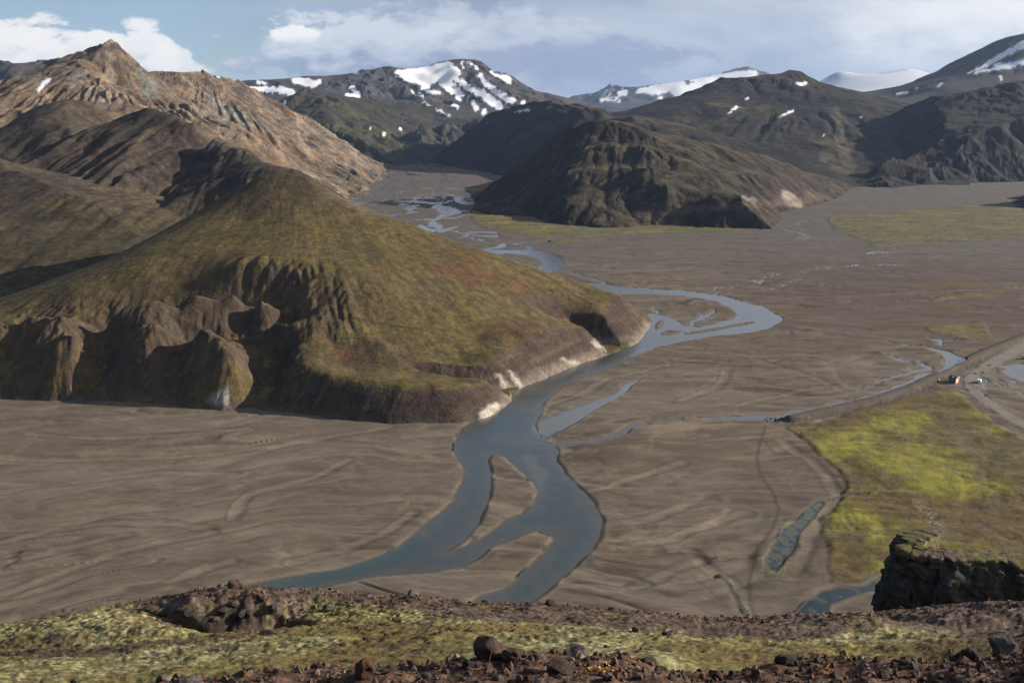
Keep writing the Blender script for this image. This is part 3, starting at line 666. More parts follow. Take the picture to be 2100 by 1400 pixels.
# --- hills right of the valley
DK = [[.031, .025, .021], [.041, .035, .023], [.026, .022, .020], [.048, .041, .025]]
R1c = [w(880, 330, 3130), w(890, 322, 3140), w(920, 290, 3180), w(960, 252, 3180), w(1000, 229, 3100), w(1040, 214, 3000), w(1090, 208, 2900), w(1140, 206, 2800), w(1190, 213, 2700), w(1240, 223, 2600), w(1300, 238, 2450), w(1400, 255, 2400), w(1500, 280, 2400)]
R1b = [g(872, 334), g(900, 338), g(950, 346), g(1022, 359)]
hill('long_dark_hill', 'long dark hill sloping down to the upper river', [R1c, back(R1c, 160, -40), back(R1c, 450, -160), R1b, front(R1b, 90, -15), [w(1100, 365, 2250), w(1300, 340, 2150), w(1500, 330, 2150)],
      [w(990, 270, 2900), w(1015, 320, 2650)], [w(1060, 260, 2700), w(1060, 320, 2450)], [w(1180, 240, 2560), w(1220, 270, 2450)], [w(1300, 262, 2350)]],
     (840, 1560), 380, np.arange(2120, 3500, 7), c=18, fans=((1100, 150, 3100, .08, 6, 200, 500),), furrows=((120, 8, .12, .5), (52, 7, .2, .6), (24, 2.5, .2, .6)), rough=(90, 7), mat=M_mid, step=110, warp=16, foot=R1b + [x_(50, 2100), x_(700, 2000), x_(700, 3700), x_(-200, 3700)], footw=160, fslope=.75, snow='yes',
     FA=.4, colour=mk_colour(DK, seed=200, wl=240, steepc=[0.038, 0.029, 0.025], snow=[[(1065, 228, 1), (1083, 226, 2)], [(1058, 229, 1)]], extra=lambda C, X, Y, Z, PX, PY, sl, n1, n2, n3, Gs: mixc(C, [.11, .09, .06], sstep(85, 130, Z) * sstep(.5, .2, sl) * .7)))
R3c = [w(1180, 245, 3000), w(1240, 236, 3000), w(1290, 226, 3000), w(1350, 208, 3050), w(1400, 194, 3100), w(1450, 172, 3150), w(1488, 159, 3200), w(1515, 163, 3250), w(1560, 157, 3300), w(1598, 150, 3350), w(1612, 145, 3350), w(1632, 146, 3350), w(1652, 153, 3350), w(1672, 166, 3300), w(1700, 181, 3300), w(1750, 187, 3300), w(1800, 202, 3250), w(1900, 225, 3200)]
hill('broad_dark_mountain', 'broad dark mountain with one round snow patch near its top', [R3c, back(R3c, 350, -120), back(R3c, 800, -250),
      [w(1630, 160, 3250), w(1690, 205, 2950), w(1722, 250, 2650), w(1700, 300, 2380), w(1690, 330, 2250)], [w(1560, 190, 3050), w(1520, 240, 2750), w(1430, 290, 2450)], [w(1440, 200, 2950), w(1370, 250, 2650)],
      [w(1640, 215, 2920), w(1600, 270, 2580), w(1530, 305, 2330)], [w(1500, 200, 2980), w(1440, 255, 2650)], [w(1790, 240, 2750), w(1760, 300, 2450), w(1745, 350, 2180)],
      [w(1300, 320, 2100), w(1500, 350, 2000), w(1640, 370, 2000)], [g(1745, 385), g(1700, 392)], [x_(500, 1800, -20), x_(650, 1850, -20), x_(300, 1850, -10)]],
     (1150, 1960), 400, np.concatenate([np.arange(1900, 3380, 7.5), np.arange(3380, 4000, 50)]), c=20, fans=((1640, 110, 3600, .07, 10, 300, 900),), furrows=((150, 14, .1, .45), (70, 10, .15, .5), (34, 4.5, .2, .6)), rough=(120, 10), mat=M_mid, step=130, warp=28, snow='yes',
     FA=.38, colour=mk_colour(DK, seed=220, wl=300, steepc=[0.035, 0.028, 0.025], snow=[[(1634, 172, 1), (1645, 172, 3.5), (1655, 173, 2)], [(1600, 240, 1), (1625, 228, 2)], [(1492, 232, 1), (1512, 220, 2)], [(1530, 204, 1), (1536, 201, 1)], [(1765, 240, 1.5)], [(1688, 278, 1), (1690, 276, 1)]],
                      extra=lambda C, X, Y, Z, PX, PY, sl, n1, n2, n3, Gs: mixc(mixc(C, [.10, .09, .03], sstep(.3, .45, n1) * sstep(.45, .2, sl) * .8), [.10, .085, .06], sstep(3, -6, stroke(*noisy(PX, PY, 20, 30), [(1690, 320, 14), (1740, 350, 10), (1715, 230, 14)])) * .7)))
R4c = [w(1700, 195, 4600), w(1780, 190, 4600), w(1850, 180, 4600), w(1885, 163, 4600), w(1940, 140, 4600), w(2000, 107, 4600), w(2050, 82, 4600), w(2100, 68, 4600), w(2200, 52, 4600), w(2350, 70, 4600)]
hill('far_right_mountain', 'smooth dark mountain with slanting snow at the right edge', [R4c, back(R4c, 800, -200), [w(1700, 230, 3500), w(1900, 215, 3500), w(2100, 205, 3500), w(2350, 205, 3500)], [w(2000, 150, 4200), w(1930, 180, 4000)], [w(2080, 150, 4100), w(1980, 190, 3800)], [w(1850, 200, 4100)]],
     (1700, 2400), 260, np.arange(3500, 5000, 12), c=40, furrows=((260, 14, .1, .5), (110, 10, .15, .5), (50, 4, .2, .6)), rough=(150, 8), mat=M_far, step=200, warp=25, snow='yes',
     colour=mk_colour([[.085, .065, .055], [.065, .055, .045], [.08, .072, .04]], seed=240, wl=500, snow=[[(1985, 150, 1), (2020, 135, 4), (2060, 112, 6), (2100, 92, 8), (2160, 80, 9)], [(2040, 135, 2), (2100, 128, 6), (2150, 120, 7)], [(2000, 150, 2), (2050, 140, 3), (2080, 135, 5)], [(2052, 158, 2), (2054, 165, 2)], [(1920, 178, 1), (1932, 173, 2)], [(1880, 183, 2), (1884, 181, 1)], [(1840, 194, 2), (1858, 190, 2)]]))
R5c = [w(1700, 275, 2450), w(1760, 246, 2550), w(1800, 226, 2620), w(1850, 208, 2680), w(1930, 195, 2700), w(2000, 183, 2700), w(2060, 172, 2700), w(2100, 165, 2700), w(2200, 158, 2700), w(2380, 175, 2700)]
R5b = [g(1735, 380), g(1790, 384), g(1830, 386), g(1900, 380), g(2000, 375), g(2100, 373), g(2380, 368)]
hill('shadowed_hill', 'shadowed rugged hill above the far plain on the right', [R5c, back(R5c, 250, -80), back(R5c, 600, -220), R5b, front(R5b, 70, -14),
      [w(1850, 220, 2600), w(1800, 262, 2400), w(1752, 300, 2260), w(1700, 325, 2230)], [w(1960, 205, 2600), w(1900, 250, 2420), w(1800, 320, 2180), w(1700, 355, 2080)], [w(2000, 200, 2580), w(1985, 235, 2440), w(1900, 310, 2200), w(1850, 345, 2080), w(1800, 370, 2030)],
      [w(1890, 225, 2560), w(1830, 275, 2360), w(1770, 330, 2200)], [w(2100, 200, 2540), w(2080, 240, 2380), w(2000, 260, 2310)], [w(2060, 260, 2290), w(2080, 320, 2120)], [w(2000, 300, 2160), w(1960, 335, 2090)], [w(2200, 230, 2350), w(2200, 310, 2130)], [w(1920, 345, 2110)]],
     (1640, 2400), 400, np.arange(1900, 3000, 5.5), c=14, furrows=((130, 22, .1, .45), (60, 12, .15, .5), (28, 4.5, .2, .6), (13, 1.8, .2, .6)), rough=(80, 9), mat=M_mid, step=90, warp=20, foot=R5b + [x_(1700, 2000), x_(1700, 3200), x_(800, 3200), x_(820, 2300)], footw=120, fslope=.7,
     FA=.42, colour=mk_colour(DK, seed=260, wl=200, steepc=[0.036, 0.030, 0.027], extra=lambda C, X, Y, Z, PX, PY, sl, n1, n2, n3, Gs: mixc(C, [.12, .11, .04], sstep(.1, .35, n1) * sstep(.6, .3, sl) * .7)))
R6 = [g(2075, 409), g(2080, 425), g(2140, 440), g(2250, 440), g(2400, 430)]
hill('edge_hillock', 'low dark hillock cut by the right edge of the view', [R6, front(R6, 25, -6), [w(2150, 385, 1560), w(2200, 345, 1540), w(2260, 330, 1520), w(2380, 350, 1520)], [x_(730, 1750, -8), x_(900, 1750, -8)], [x_(700, 1620, -4)]],
     (2030, 2400), 120, np.arange(1330, 1760, 4), c=8, furrows=((60, 4, .1, .5),), rough=(40, 2), mat=M_mid, step=40, colour=mk_colour(DK, seed=280, wl=80))
def r2_extra(C, X, Y, Z, PX, PY, sl, n1, n2, n3, Gs):
    C = mixc(C, [.088, .074, .040], sstep(-.1, .25, n2) * sstep(.62, .35, sl) * .75)
    cl = stroke(*noisy(PX, PY, 9, 14), [(1608, 398, 8), (1625, 412, 12), (1640, 420, 7)])
    f = fbm(X - Y * .3, Y * .1, 14, 4, 301)
    C = mixc(C, [.36, .33, .28], sstep(5, -5, cl) * (0.75 + f)); C = mixc(C, [.24, .15, .11], sstep(5, -5, cl) * sstep(.0, .3, f) * .7)
    cl2 = stroke(*noisy(PX, PY, 9, 14), [(1520, 402, 3), (1550, 412, 5)])
    C = mixc(C, [.27, .23, .19], sstep(4, -4, cl2) * .8)
    C = mixc(C, [.16, .115, .085], sstep(6, -6, stroke(*noisy(PX, PY, 9, 14), [(1660, 400, 10), (1700, 408, 5), (1300, 440, 6), (1360, 452, 6)])) * .6)
    return C
R2c = [w(978, 410, 1640), w(1010, 380, 1635), w(1060, 339, 1630), w(1100, 305, 1620), w(1150, 269, 1610), w(1200, 252, 1600), w(1260, 246, 1590), w(1300, 255, 1580), w(1340, 272, 1570), w(1400, 281, 1590), w(1450, 291, 1610), w(1500, 300, 1640), w(1560, 318, 1690), w(1620, 335, 1740), w(1680, 357, 1800), w(1720, 375, 1860), w(1745, 386, 1960)]
R2b = [g(972, 412), g(968, 432), g(1010, 444), g(1090, 445), g(1130, 460), g(1250, 468), g(1340, 463), g(1400, 462), g(1440, 468), g(1580, 471), g(1602, 455), g(1602, 436), g(1660, 425), g(1700, 414), g(1728, 402), g(1748, 390)]
hill('domed_hill', 'domed brown hill with pale clay cliffs standing in the plain', [R2c, back(R2c[1:-2], 120, -40), back(R2c[1:-2], 330, -150), R2b, front(R2b, 35, -8),
      [w(1310, 262, 1550), w(1320, 300, 1450), w(1335, 345, 1350), w(1365, 390, 1255), w(1385, 425, 1200)], [w(1240, 255, 1560), w(1215, 300, 1480), w(1170, 355, 1390), w(1110, 410, 1300), w(1060, 432, 1270)],
      [w(1268, 290, 1520), w(1262, 335, 1420), w(1245, 385, 1330), w(1235, 430, 1240)], [w(1150, 300, 1560), w(1095, 360, 1510), w(1030, 410, 1450)],
      [w(1400, 300, 1520), w(1440, 340, 1410), w(1480, 370, 1350)], [w(1520, 330, 1560), w(1560, 360, 1460), w(1600, 385, 1400)], [w(1480, 325, 1540), w(1510, 365, 1420), w(1545, 385, 1370)],
      [w(1360, 350, 1380), w(1420, 380, 1310), w(1450, 392, 1285)], [w(1385, 428, 1200), w(1420, 408, 1225), w(1480, 400, 1245), w(1540, 405, 1245), w(1575, 425, 1210), w(1588, 450, 1170)],
      [w(1590, 395, 1370), w(1620, 398, 1360), w(1655, 402, 1370)], [w(1660, 385, 1480), w(1690, 390, 1500)], [w(1200, 440, 1230), w(1280, 430, 1245)], [w(1140, 430, 1260)]],
     (930, 1800), 520, np.concatenate([np.arange(1100, 1700, 2.6), np.arange(1700, 2050, 12)]), c=9.0, fans=((1290, 200, 1760, .07, 3.5, 160, 350),), furrows=((70, 6, .12, .45), (30, 3.5, .15, .5), (14, 1.4, .2, .6)), rough=(60, 5), mat=M_mid, step=55, warp=12, foot=R2b + [x_(700, 2100), x_(0, 2300), x_(-90, 1900)], footw=80, fslope=.8,
     FA=.36, colour=mk_colour([[.046, .037, .028], [.062, .053, .030], [.036, .031, .026], [.078, .063, .043]], seed=300, wl=150, steepc=[.058, .045, .038], extra=r2_extra))

# ------------------------------------------------------------------ flood plain and water
WATER = [
 [(980, 512), (1088, 513), (1104, 514), (1139, 523), (1159, 536), (1157, 546), (1140, 555), (1127, 562), (1154, 574), (1207, 581), (1236, 582), (1271, 589), (1343, 595), (1400, 597), (1436, 600), (1489, 609), (1525, 620),
  (1561, 630), (1593, 645), (1604, 655), (1600, 662), (1579, 673), (1543, 682), (1471, 688), (1400, 700), (1350, 711), (1307, 729), (1254, 752), (1200, 771), (1154, 793), (1121, 821), (1104, 854), (1099, 866), (1110, 893), (1132, 912), (1145, 925),
  (1145, 943), (1161, 968), (1193, 1004), (1218, 1032), (1236, 1068), (1232, 1100), (1221, 1125), (1200, 1143), (1164, 1175), (1129, 1207), (1100, 1232), (1060, 1290), (900, 1330), (979, 1225), (1032, 1204), (1075, 1171), (1121, 1136), (1136, 1107), (1129, 1093), (1100, 1086),
  (1057, 1104), (1014, 1121), (979, 1146), (943, 1163), (879, 1175), (807, 1180), (754, 1184), (700, 1196), (560, 1225), (400, 1290), (300, 1290), (410, 1211), (500, 1204), (607, 1182), (700, 1168), (736, 1154), (800, 1132), (843, 1104), (900, 1057), (929, 1025), (946, 993), (950, 964), (936, 929),
  (934, 900), (948, 878), (961, 868), (1000, 845), (1030, 815), (1060, 785), (1110, 762), (1180, 740), (1250, 712), (1300, 685), (1315, 668), (1330, 650), (1326, 644), (1339, 643), (1368, 650), (1395, 661), (1404, 668), (1436, 672), (1471, 663), (1504, 654), (1512, 645),
  (1500, 632), (1471, 618), (1436, 611), (1400, 605), (1307, 602), (1246, 604), (1180, 600), (1090, 575), (1060, 560), (1096, 553), (1114, 541), (1109, 532), (1085, 524), (1040, 519), (980, 519)],
 [(1104, 864), (1164, 843), (1200, 832), (1254, 811), (1279, 789), (1321, 775), (1307, 784), (1279, 807), (1236, 836), (1182, 866), (1146, 886), (1129, 896), (1108, 890)],
 [(1686, 1029), (1664, 1043), (1636, 1071), (1608, 1085), (1585, 1120), (1571, 1150), (1575, 1170), (1593, 1175), (1611, 1150), (1629, 1114), (1646, 1086), (1671, 1061), (1690, 1035)],
 [(1614, 1275), (1657, 1232), (1686, 1214), (1720, 1208), (1775, 1204), (1811, 1186), (1836, 1179), (1900, 1175), (1900, 1200), (1829, 1204), (1757, 1221), (1704, 1239), (1680, 1290), (1600, 1300)],
 [(940, 402), (977, 400), (960, 405), (945, 411), (965, 415), (980, 416), (955, 420), (935, 414), (928, 407)],
 [(882, 425), (900, 420), (935, 428), (950, 435), (925, 442), (900, 448), (893, 456), (908, 464), (900, 468), (878, 464), (885, 452), (905, 441), (902, 434)],
 [(899, 462), (915, 470), (938, 462), (930, 470), (908, 478), (895, 474)],
 [(2065, 750), (2090, 745), (2130, 760), (2130, 778), (2100, 783), (2080, 775), (2062, 768)],
]
LAND = [
 [(1004, 946), (1014, 932), (1036, 939), (1064, 964), (1096, 989), (1104, 1011), (1096, 1032), (1075, 1054), (1039, 1068), (1007, 1093), (971, 1114), (914, 1132), (950, 1111), (979, 1079), (996, 1043), (1007, 989)],
 [(1464, 679), (1507, 670), (1557, 662), (1543, 658), (1518, 661), (1482, 670), (1430, 678), (1400, 682), (1405, 686)],
 [(1354, 684), (1370, 676), (1400, 678), (1385, 686), (1360, 690)],
 [(1342, 668), (1356, 655), (1366, 660), (1358, 670), (1344, 676)],
]
STREAMS = [  # photo pixel, photo pixel, half-width in metres
 [(1811, 702, .6), (1900, 712, 1.6), (1936, 723, 3.2), (1961, 736, 4.6), (1957, 748, 3.8), (1936, 760, 3.0), (1900, 771, 2.6), (1829, 801, 2.4), (1757, 820, 1.8), (1686, 838, 2.2), (1614, 852, 3.0), (1565, 858, 3.6), (1489, 855, 1.4), (1429, 856, .8)],
 [(1400, 860, .6), (1307, 868, 1.0), (1279, 889, 1.6), (1240, 899, 1.4), (1180, 907, 1.8), (1135, 914, 2.0)],
 [(1818, 727, .5), (1840, 735, 1.2), (1871, 745, .8)], [(1890, 742, .5), (1905, 753, 2.0), (1864, 764, .8), (1821, 775, .9), (1804, 786, .6), (1739, 805, .4)],
 [(1464, 636, 1.0), (1450, 650, 2.0), (1411, 668, .8)], [(1340, 628, .5), (1346, 640, 1.5), (1350, 650, .5)], [(1160, 555, .4), (1192, 566, 1.5), (1225, 575, 3.2), (1240, 583, 1.0)], [(1086, 514, 2.0), (1080, 505, 1.5), (1055, 500, 1), (1080, 494, .5)],
 [(1614, 467, 1), (1629, 459, 2.0), (1657, 452, 1.8), (1686, 450, .8)], [(1618, 473, 2), (1646, 482, 1.2), (1664, 487, 1.4), (1648, 492, .6)], [(1536, 575, .5), (1552, 580, 1.2), (1565, 572, .8), (1592, 561, .7)], [(1465, 600, .5), (1470, 594, .7), (1520, 586, .6)],
 [(1620, 555, .5), (1690, 549, .9), (1710, 553, .5)], [(1600, 590, .6), (1612, 582, .9), (1640, 574, .5)], [(1560, 596, .6), (1590, 590, .5)], [(1640, 560, .5), (1740, 545, .7), (1850, 542, .5)], [(1780, 522, .6), (1790, 516, 1.4), (1850, 518, .5)], [(1880, 530, .5), (1960, 528, .6), (2100, 532, .5)],
 [(800, 357, 1), (820, 360, 3), (830, 356, 1)], [(833, 334, 5), (900, 341, 5), (993, 348, 4)], [(795, 387, 2), (807, 384, 4), (800, 392, 2)], [(767, 417, 3), (790, 411, 5), (806, 405, 2)], [(860, 374, 1), (905, 370, 4), (925, 368, 2), (910, 363, 1)], [(860, 398, 1), (900, 396, 2), (940, 402, 3)],
 [(945, 489, 2), (960, 484, 3), (968, 474, 1.2)], [(970, 487, .8), (985, 493, 2), (1000, 498, 1.2)], [(1000, 470, .8), (1015, 468, 1.5)], [(1018, 498, .4), (1022, 496, 1)], [(860, 408, 1), (930, 412, 2)], [(840, 350, 1), (870, 352, 3), (930, 357, 1)],
 [(1780, 1010, .2), (1690, 1020, .1)], [(1905, 694, .3), (1930, 700, 1.6), (1925, 706, 1.2), (1932, 697, .8), (1980, 701, .4)], [(2074, 806, .3), (2080, 800, .8), (2100, 812, .9), (2120, 822, .7)], [(1855, 1115, .4), (1868, 1140, .9), (1880, 1160, .8)],
 [(1990, 754, .3), (2005, 752, .8)], [(1975, 785, .3), (2012, 800, .2)], [(1440, 866, .3), (1500, 862, .4)], [(1265, 700, .2), (1266, 699, .2)], [(1480, 1180, .2), (1530, 1255, .2)],
]
PUDDLES = [(1997, 770, 2.2, .7), (2010, 766, 1.2, .5), (2023, 781, .9, 1.6), (2019, 786, .9, 1.0), (1973, 801, 1.7, .35), (2041, 763, .9, .6), (2046, 759, .8, .5), (2025, 750, 1.2, .3), (2062, 752, 1.5, .8), (2070, 764, 2.4, 1.0), (2086, 772, 3, 1.0), (2078, 782, 1.5, .5), (2043, 789, .8, .3), (2060, 784, .6, 1.0), (2022, 814, .5, 1.3), (2076, 738, .8, .3)]
LEVEE = [(1625, 862), (1700, 846), (1800, 822), (1865, 800), (1925, 772), (1975, 748), (2030, 722), (2100, 694), (2250, 640)]
ROAD = [(2250, 655, 4.5), (2150, 688, 4.4), (2100, 712, 4.2), (2050, 738, 4.2), (2015, 758, 4.0), (1993, 780, 4.0), (1998, 805, 3.6), (2030, 830, 3.2), (2075, 858, 3.2), (2130, 890, 3.2), (2220, 940, 3.2)]
MEADOWS = {
 'near': ('bright yellow green moss meadow below the hut track', [(1600, 874), (1650, 866), (1700, 857), (1770, 842), (1830, 826), (1880, 812), (1930, 801), (1975, 808), (2000, 836), (2040, 868), (2100, 900), (2300, 1000), (2400, 1200), (1900, 1280), (1836, 1178), (1811, 1184), (1775, 1202), (1720, 1206), (1700, 1204), (1695, 1170), (1690, 1130), (1678, 1090), (1680, 1060), (1730, 1030), (1735, 1010), (1715, 985), (1690, 955), (1662, 928), (1645, 900)]),
 'pond': ('algae green rim of the narrow pond', [(1622, 1052), (1600, 1070), (1580, 1110), (1562, 1160), (1556, 1180), (1600, 1200), (1624, 1170), (1640, 1120), (1636, 1080)]),
 'far_right': ('olive moss meadow on the far plain at the right', [(1692, 448), (1700, 443), (1800, 437), (1900, 428), (2000, 420), (2100, 415), (2350, 408), (2400, 480), (2100, 488), (1950, 500), (1850, 503), (1790, 508), (1780, 498), (1750, 486), (1710, 475)]),
 'toe': ('yellow moss strip at the foot of the domed hill', [(945, 420), (990, 436), (1100, 447), (1130, 463), (1250, 470), (1340, 462), (1420, 463), (1560, 472), (1500, 476), (1350, 480), (1250, 484), (1120, 490), (1060, 482), (1000, 468), (975, 458), (955, 442)]),
 'strip': ('thin mossy bar on the near side of the toe meadow', [(1125, 497), (1180, 492), (1260, 488), (1180, 499), (1140, 502)]),
 'bar': ('small olive moss terrace beside the dyke stream', [(1898, 676), (1905, 668), (1950, 660), (2010, 660), (2030, 685), (2045, 697), (1995, 702), (1950, 692), (1915, 685)]),
 'band': ('faint yellow moss band on the brown plain', [(1914, 622), (1925, 610), (1990, 602), (2100, 590), (2100, 598), (2000, 612), (1930, 624)]),
}
BANKS = [[(1104, 511), (1139, 520), (1162, 533)], [(1240, 580), (1343, 592), (1400, 595), (1489, 606), (1561, 627), (1606, 654)], [(1145, 925), (1145, 943), (1163, 970), (1195, 1004), (1222, 1034), (1240, 1070)], [(1200, 1145), (1129, 1209)], [(1006, 985), (998, 1043), (980, 1080)],
         [(1898, 676), (1915, 687), (1995, 703)], [(1780, 496), (1790, 509)], [(1811, 699), (1900, 709), (1938, 720)], [(1570, 970), (1612, 995), (1622, 1008)], [(1645, 905), (1690, 960), (1730, 1005)], [(1685, 1150), (1695, 1204)], [(1657, 709), (1700, 722), (1760, 745), (1800, 752)], [(1751, 765), (1775, 780), (1795, 785)], [(1880, 740), (1905, 750)], [(1832, 744), (1864, 758), (1880, 760)],
         [(430, 1084), (470, 1100), (510, 1110), (560, 1132)], [(895, 1025), (905, 1045)], [(1700, 520), (1790, 511), (1870, 505)], [(1420, 1180), (1480, 1230), (1515, 1262)], [(1440, 730), (1455, 700)], [(1530, 735), (1540, 757)], [(2035, 634), (2100, 640)], [(842, 1040), (848, 1024)], [(1465, 1138), (1470, 1150)], [(1664, 985), (1672, 966)]]
SAND = [[(1330, 925, 3), (1330, 895, 2), (1400, 890, 4)], [(1230, 1000, 5), (1300, 985, 8), (1340, 965, 4)], [(1390, 1095, 5), (1440, 1082, 8), (1490, 1050, 5)], [(1350, 880, 14), (1420, 870, 14), (1500, 868, 8)], [(1240, 985, 3), (1265, 965, 4)], [(1240, 1110, 2), (1280, 1105, 4), (1400, 1100, 7)], [(340, 1210, 2), (430, 1165, 3)], [(0, 1285, 4), (60, 1240, 3), (80, 1232, 2)], [(1400, 1095, 4), (1470, 1065, 6), (1490, 1050, 3)], [(1300, 1125, 3), (1360, 1115, 4)], [(820, 1050, 3), (850, 1025, 4)], [(560, 1135, 3), (590, 1140, 5)], [(160, 930, 4), (400, 935, 3), (560, 915, 2)], [(370, 970, 2), (500, 975, 2)], [(400, 1212, 2), (560, 1160, 3), (700, 1140, 2)], [(1010, 1065, 3), (1070, 1045, 4)], [(1480, 760, 3), (1440, 800, 3)], [(1690, 745, 2), (1730, 790, 3)]]

Ys = [G(1050, p)[1] for p in np.concatenate([np.linspace(1330, 1250, 16), np.linspace(1248, 560, 330), np.linspace(559, 420, 112), np.linspace(419, 330, 70), np.linspace(329, 262, 24)])]
Ys = np.array(Ys)
a, Yv, X, Y = grid(-300, 2400, 1010, Ys)
PXf, PYf = proj(X, Y, np.zeros_like(X))
wob = 1.3 + Y / 600.0
Xw = X + wob * fbm(X, Y, 22, 4, 501); Yw = Y + wob * 1.4 * fbm(X, Y, 22, 4, 502)
dW = np.full(X.shape, 500.0)
for p in WATER: dW = np.minimum(dW, sd_poly(Xw, Yw, [G(*q) for q in p]))
for p in LAND: dW = np.maximum(dW, -np.minimum(sd_poly(Xw, Yw, [G(*q) for q in p]), 400))
for p in STREAMS:
    q = [G(u, v)[:2] + (r,) for u, v, r in p]
    k = 1 if p[0][1] > 520 else 1.6
    Xs = X + 3.0 * k * fbm(X, Y, 15 * k, 3, 503) * np.clip(Y / 500, .4, 2); Ysn = Y + 9.0 * k * fbm(X, Y, 18 * k, 3, 504) * np.clip(Y / 600, .3, 2)
    dW = np.minimum(dW, stroke(Xs, Ysn, q))
for u, v, rx, ry in PUDDLES:
    c = G(u, v); dW = np.minimum(dW, (np.hypot((Xw - c[0]) / rx / 1.3, (Yw - c[1]) / (ry * 4.5)) - 1 + .5 * fbm(X, Y, 3, 2, 9)) * rx)
# braided threads in the upper valley
br = np.abs(fbm(X * 1.0 + .5 * fbm(X, Y, 160, 2, 510) * 120, Y * 0.45, 85, 4, 511))
upper = (PXf > 700) * sstep(860, 1000, Y) * sstep(20, -30, X + (Y - 1000) * 0.09)
dW = np.where((upper > 0) & (Y > 860), np.minimum(dW, np.where(upper > .5, (br - 0.034) * 130, 9)), dW)
# relief of bars and dry channels
xs = X + 26 * fbm(X, Y, 170, 3, 520); ys = Y + 30 * fbm(X, Y, 120, 3, 521) - 0.16 * X * sstep(0, -150, X)
n_str = fbm(xs * 0.18, ys, 10, 4, 522, .5); n_str2 = fbm(xs * .25, ys * 1.0, 34, 5, 523, .52); n_f = fbm(X * .4, Y, 3.0, 3, 524)
chan = 1 - np.abs(fbm(xs * .25, ys, 26, 3, 525)) * 3.2
chan2 = 1 - np.abs(fbm(xs * .35 + 50, ys, 12, 3, 526)) * 3.2
Zf = 0.35 + 0.6 * n_str + 0.7 * n_str2 + 0.0 * n_f - 0.5 * sstep(.45, 1, chan) - 0.15 * sstep(.3, 1, chan2)
cr1 = np.abs(fbm(xs * .35 + 7, ys, 75, 4, 527, .42) + .05); cr2 = np.abs(fbm(xs * .25 - 7, ys, 42, 4, 528, .4) - .08); pm = sstep(-.05, .2, fbm(X, Y, 90, 2, 529)); pm2 = sstep(-.02, .2, fbm(X, Y, 60, 2, 531))
sc1 = sstep(.020, .004, cr1) * pm * sstep(1200, 700, Y); sc2 = sstep(.020, .005, cr2) * pm2 * sstep(1200, 700, Y)
Zf = Zf - .55 * sc1 - .3 * sc2 + .25 * sstep(.05, .015, cr1) * pm
C = np.broadcast_to(np.array([.138, .106, .078]), X.shape + (3,)).copy()
C = mixc(C, [.092, .073, .057], sstep(-.02, .28, n_str) * .8); C = mixc(C, [.175, .147, .117], sstep(.0, .3, -n_str2 + .4 * n_f) * .75)
C = mixc(C, [.225, .18, .135], sstep(.78, .97, chan) * .55); C = mixc(C, [.20, .165, .128], sstep(.8, 1, chan2) * .55)
C = mixc(C, [.06, .048, .038], sc1 * .7); C = mixc(C, [.07, .055, .043], sc2 * .55); C = mixc(C, [.21, .17, .13], sstep(.02, .01, np.abs(cr1 - .03)) * pm * .35)
C = C * (1 + .10 * fbm(X * .25, Y, 3.5, 3, 532))[..., None]
rb = sstep(1350, 1700, PXf) * sstep(760, 640, PYf) * sstep(480, 560, PYf)
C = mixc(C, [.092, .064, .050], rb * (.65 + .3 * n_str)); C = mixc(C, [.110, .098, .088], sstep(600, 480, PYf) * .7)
C = mixc(C, [.17, .14, .11], sstep(1150, 700, PXf) * sstep(800, 900, PYf) * .30)
C = mixc(C, [.078, .064, .054], sstep(1400, 1650, PXf) * sstep(930, 1000, PYf) * .35)
C = mixc(C, [.14, .10, .035], rb * sstep(.18, .4, fbm(X * .3, Y, 30, 3, 530)) * sstep(560, 590, PYf) * .5)
for p in SAND:
    C = mixc(C, [.27, .205, .135], sstep(7, -8, stroke(*noisy(PXf, PYf, 16, 22, 12), p)) * .55)
LIGHT = [[(0, 938), (150, 944), (300, 941), (430, 932), (560, 915), (700, 893), (800, 878)], [(0, 1112), (110, 1088), (230, 1074), (330, 1073), (430, 1084)], [(0, 1222), (120, 1180), (230, 1140), (330, 1112), (430, 1092)], [(480, 1062), (490, 1030), (515, 1012), (560, 1000), (640, 980), (720, 945)],
         [(0, 1010), (90, 996), (180, 986), (330, 968), (480, 972)], [(60, 890), (200, 902), (340, 896), (520, 880)], [(350, 1195), (430, 1162), (480, 1150)], [(600, 1150), (700, 1128), (780, 1100), (850, 1055)], [(0, 1160), (120, 1128), (260, 1098)],
         [(1350, 716), (1450, 725), (1560, 742), (1640, 765), (1700, 790), (1735, 805)], [(1110, 840), (1180, 812), (1260, 775), (1330, 758), (1400, 745)], [(1400, 820), (1470, 795), (1485, 775), (1490, 758)], [(1500, 835), (1600, 812), (1690, 792)], [(1650, 735), (1760, 752), (1880, 770)],
         [(1180, 1015), (1250, 1000), (1330, 970), (1400, 950)], [(1240, 1078), (1330, 1066), (1400, 1035), (1460, 1025)], [(1290, 1120), (1380, 1105), (1450, 1075), (1530, 1050)], [(1600, 905), (1650, 935), (1700, 985), (1722, 1018), (1695, 1058), (1655, 1110), (1640, 1170)], [(1440, 905), (1520, 900), (1600, 890)], [(1420, 1130), (1450, 1165), (1500, 1190)],
         [(1300, 1200), (1380, 1170), (1440, 1150)], [(1450, 600), (1600, 612), (1800, 606), (2100, 590)], [(1550, 660), (1650, 672), (1800, 690), (1900, 705)]]
TRAIL = [[(1570, 872), (1556, 920), (1552, 945), (1560, 975), (1585, 1010), (1597, 1045), (1585, 1085), (1555, 1120), (1548, 1150), (1535, 1195), (1540, 1240), (1555, 1280)], [(1400, 700), (1480, 712), (1560, 735), (1610, 757)], [(1330, 745), (1420, 735), (1500, 742)], [(1560, 900), (1590, 930), (1620, 932)]]
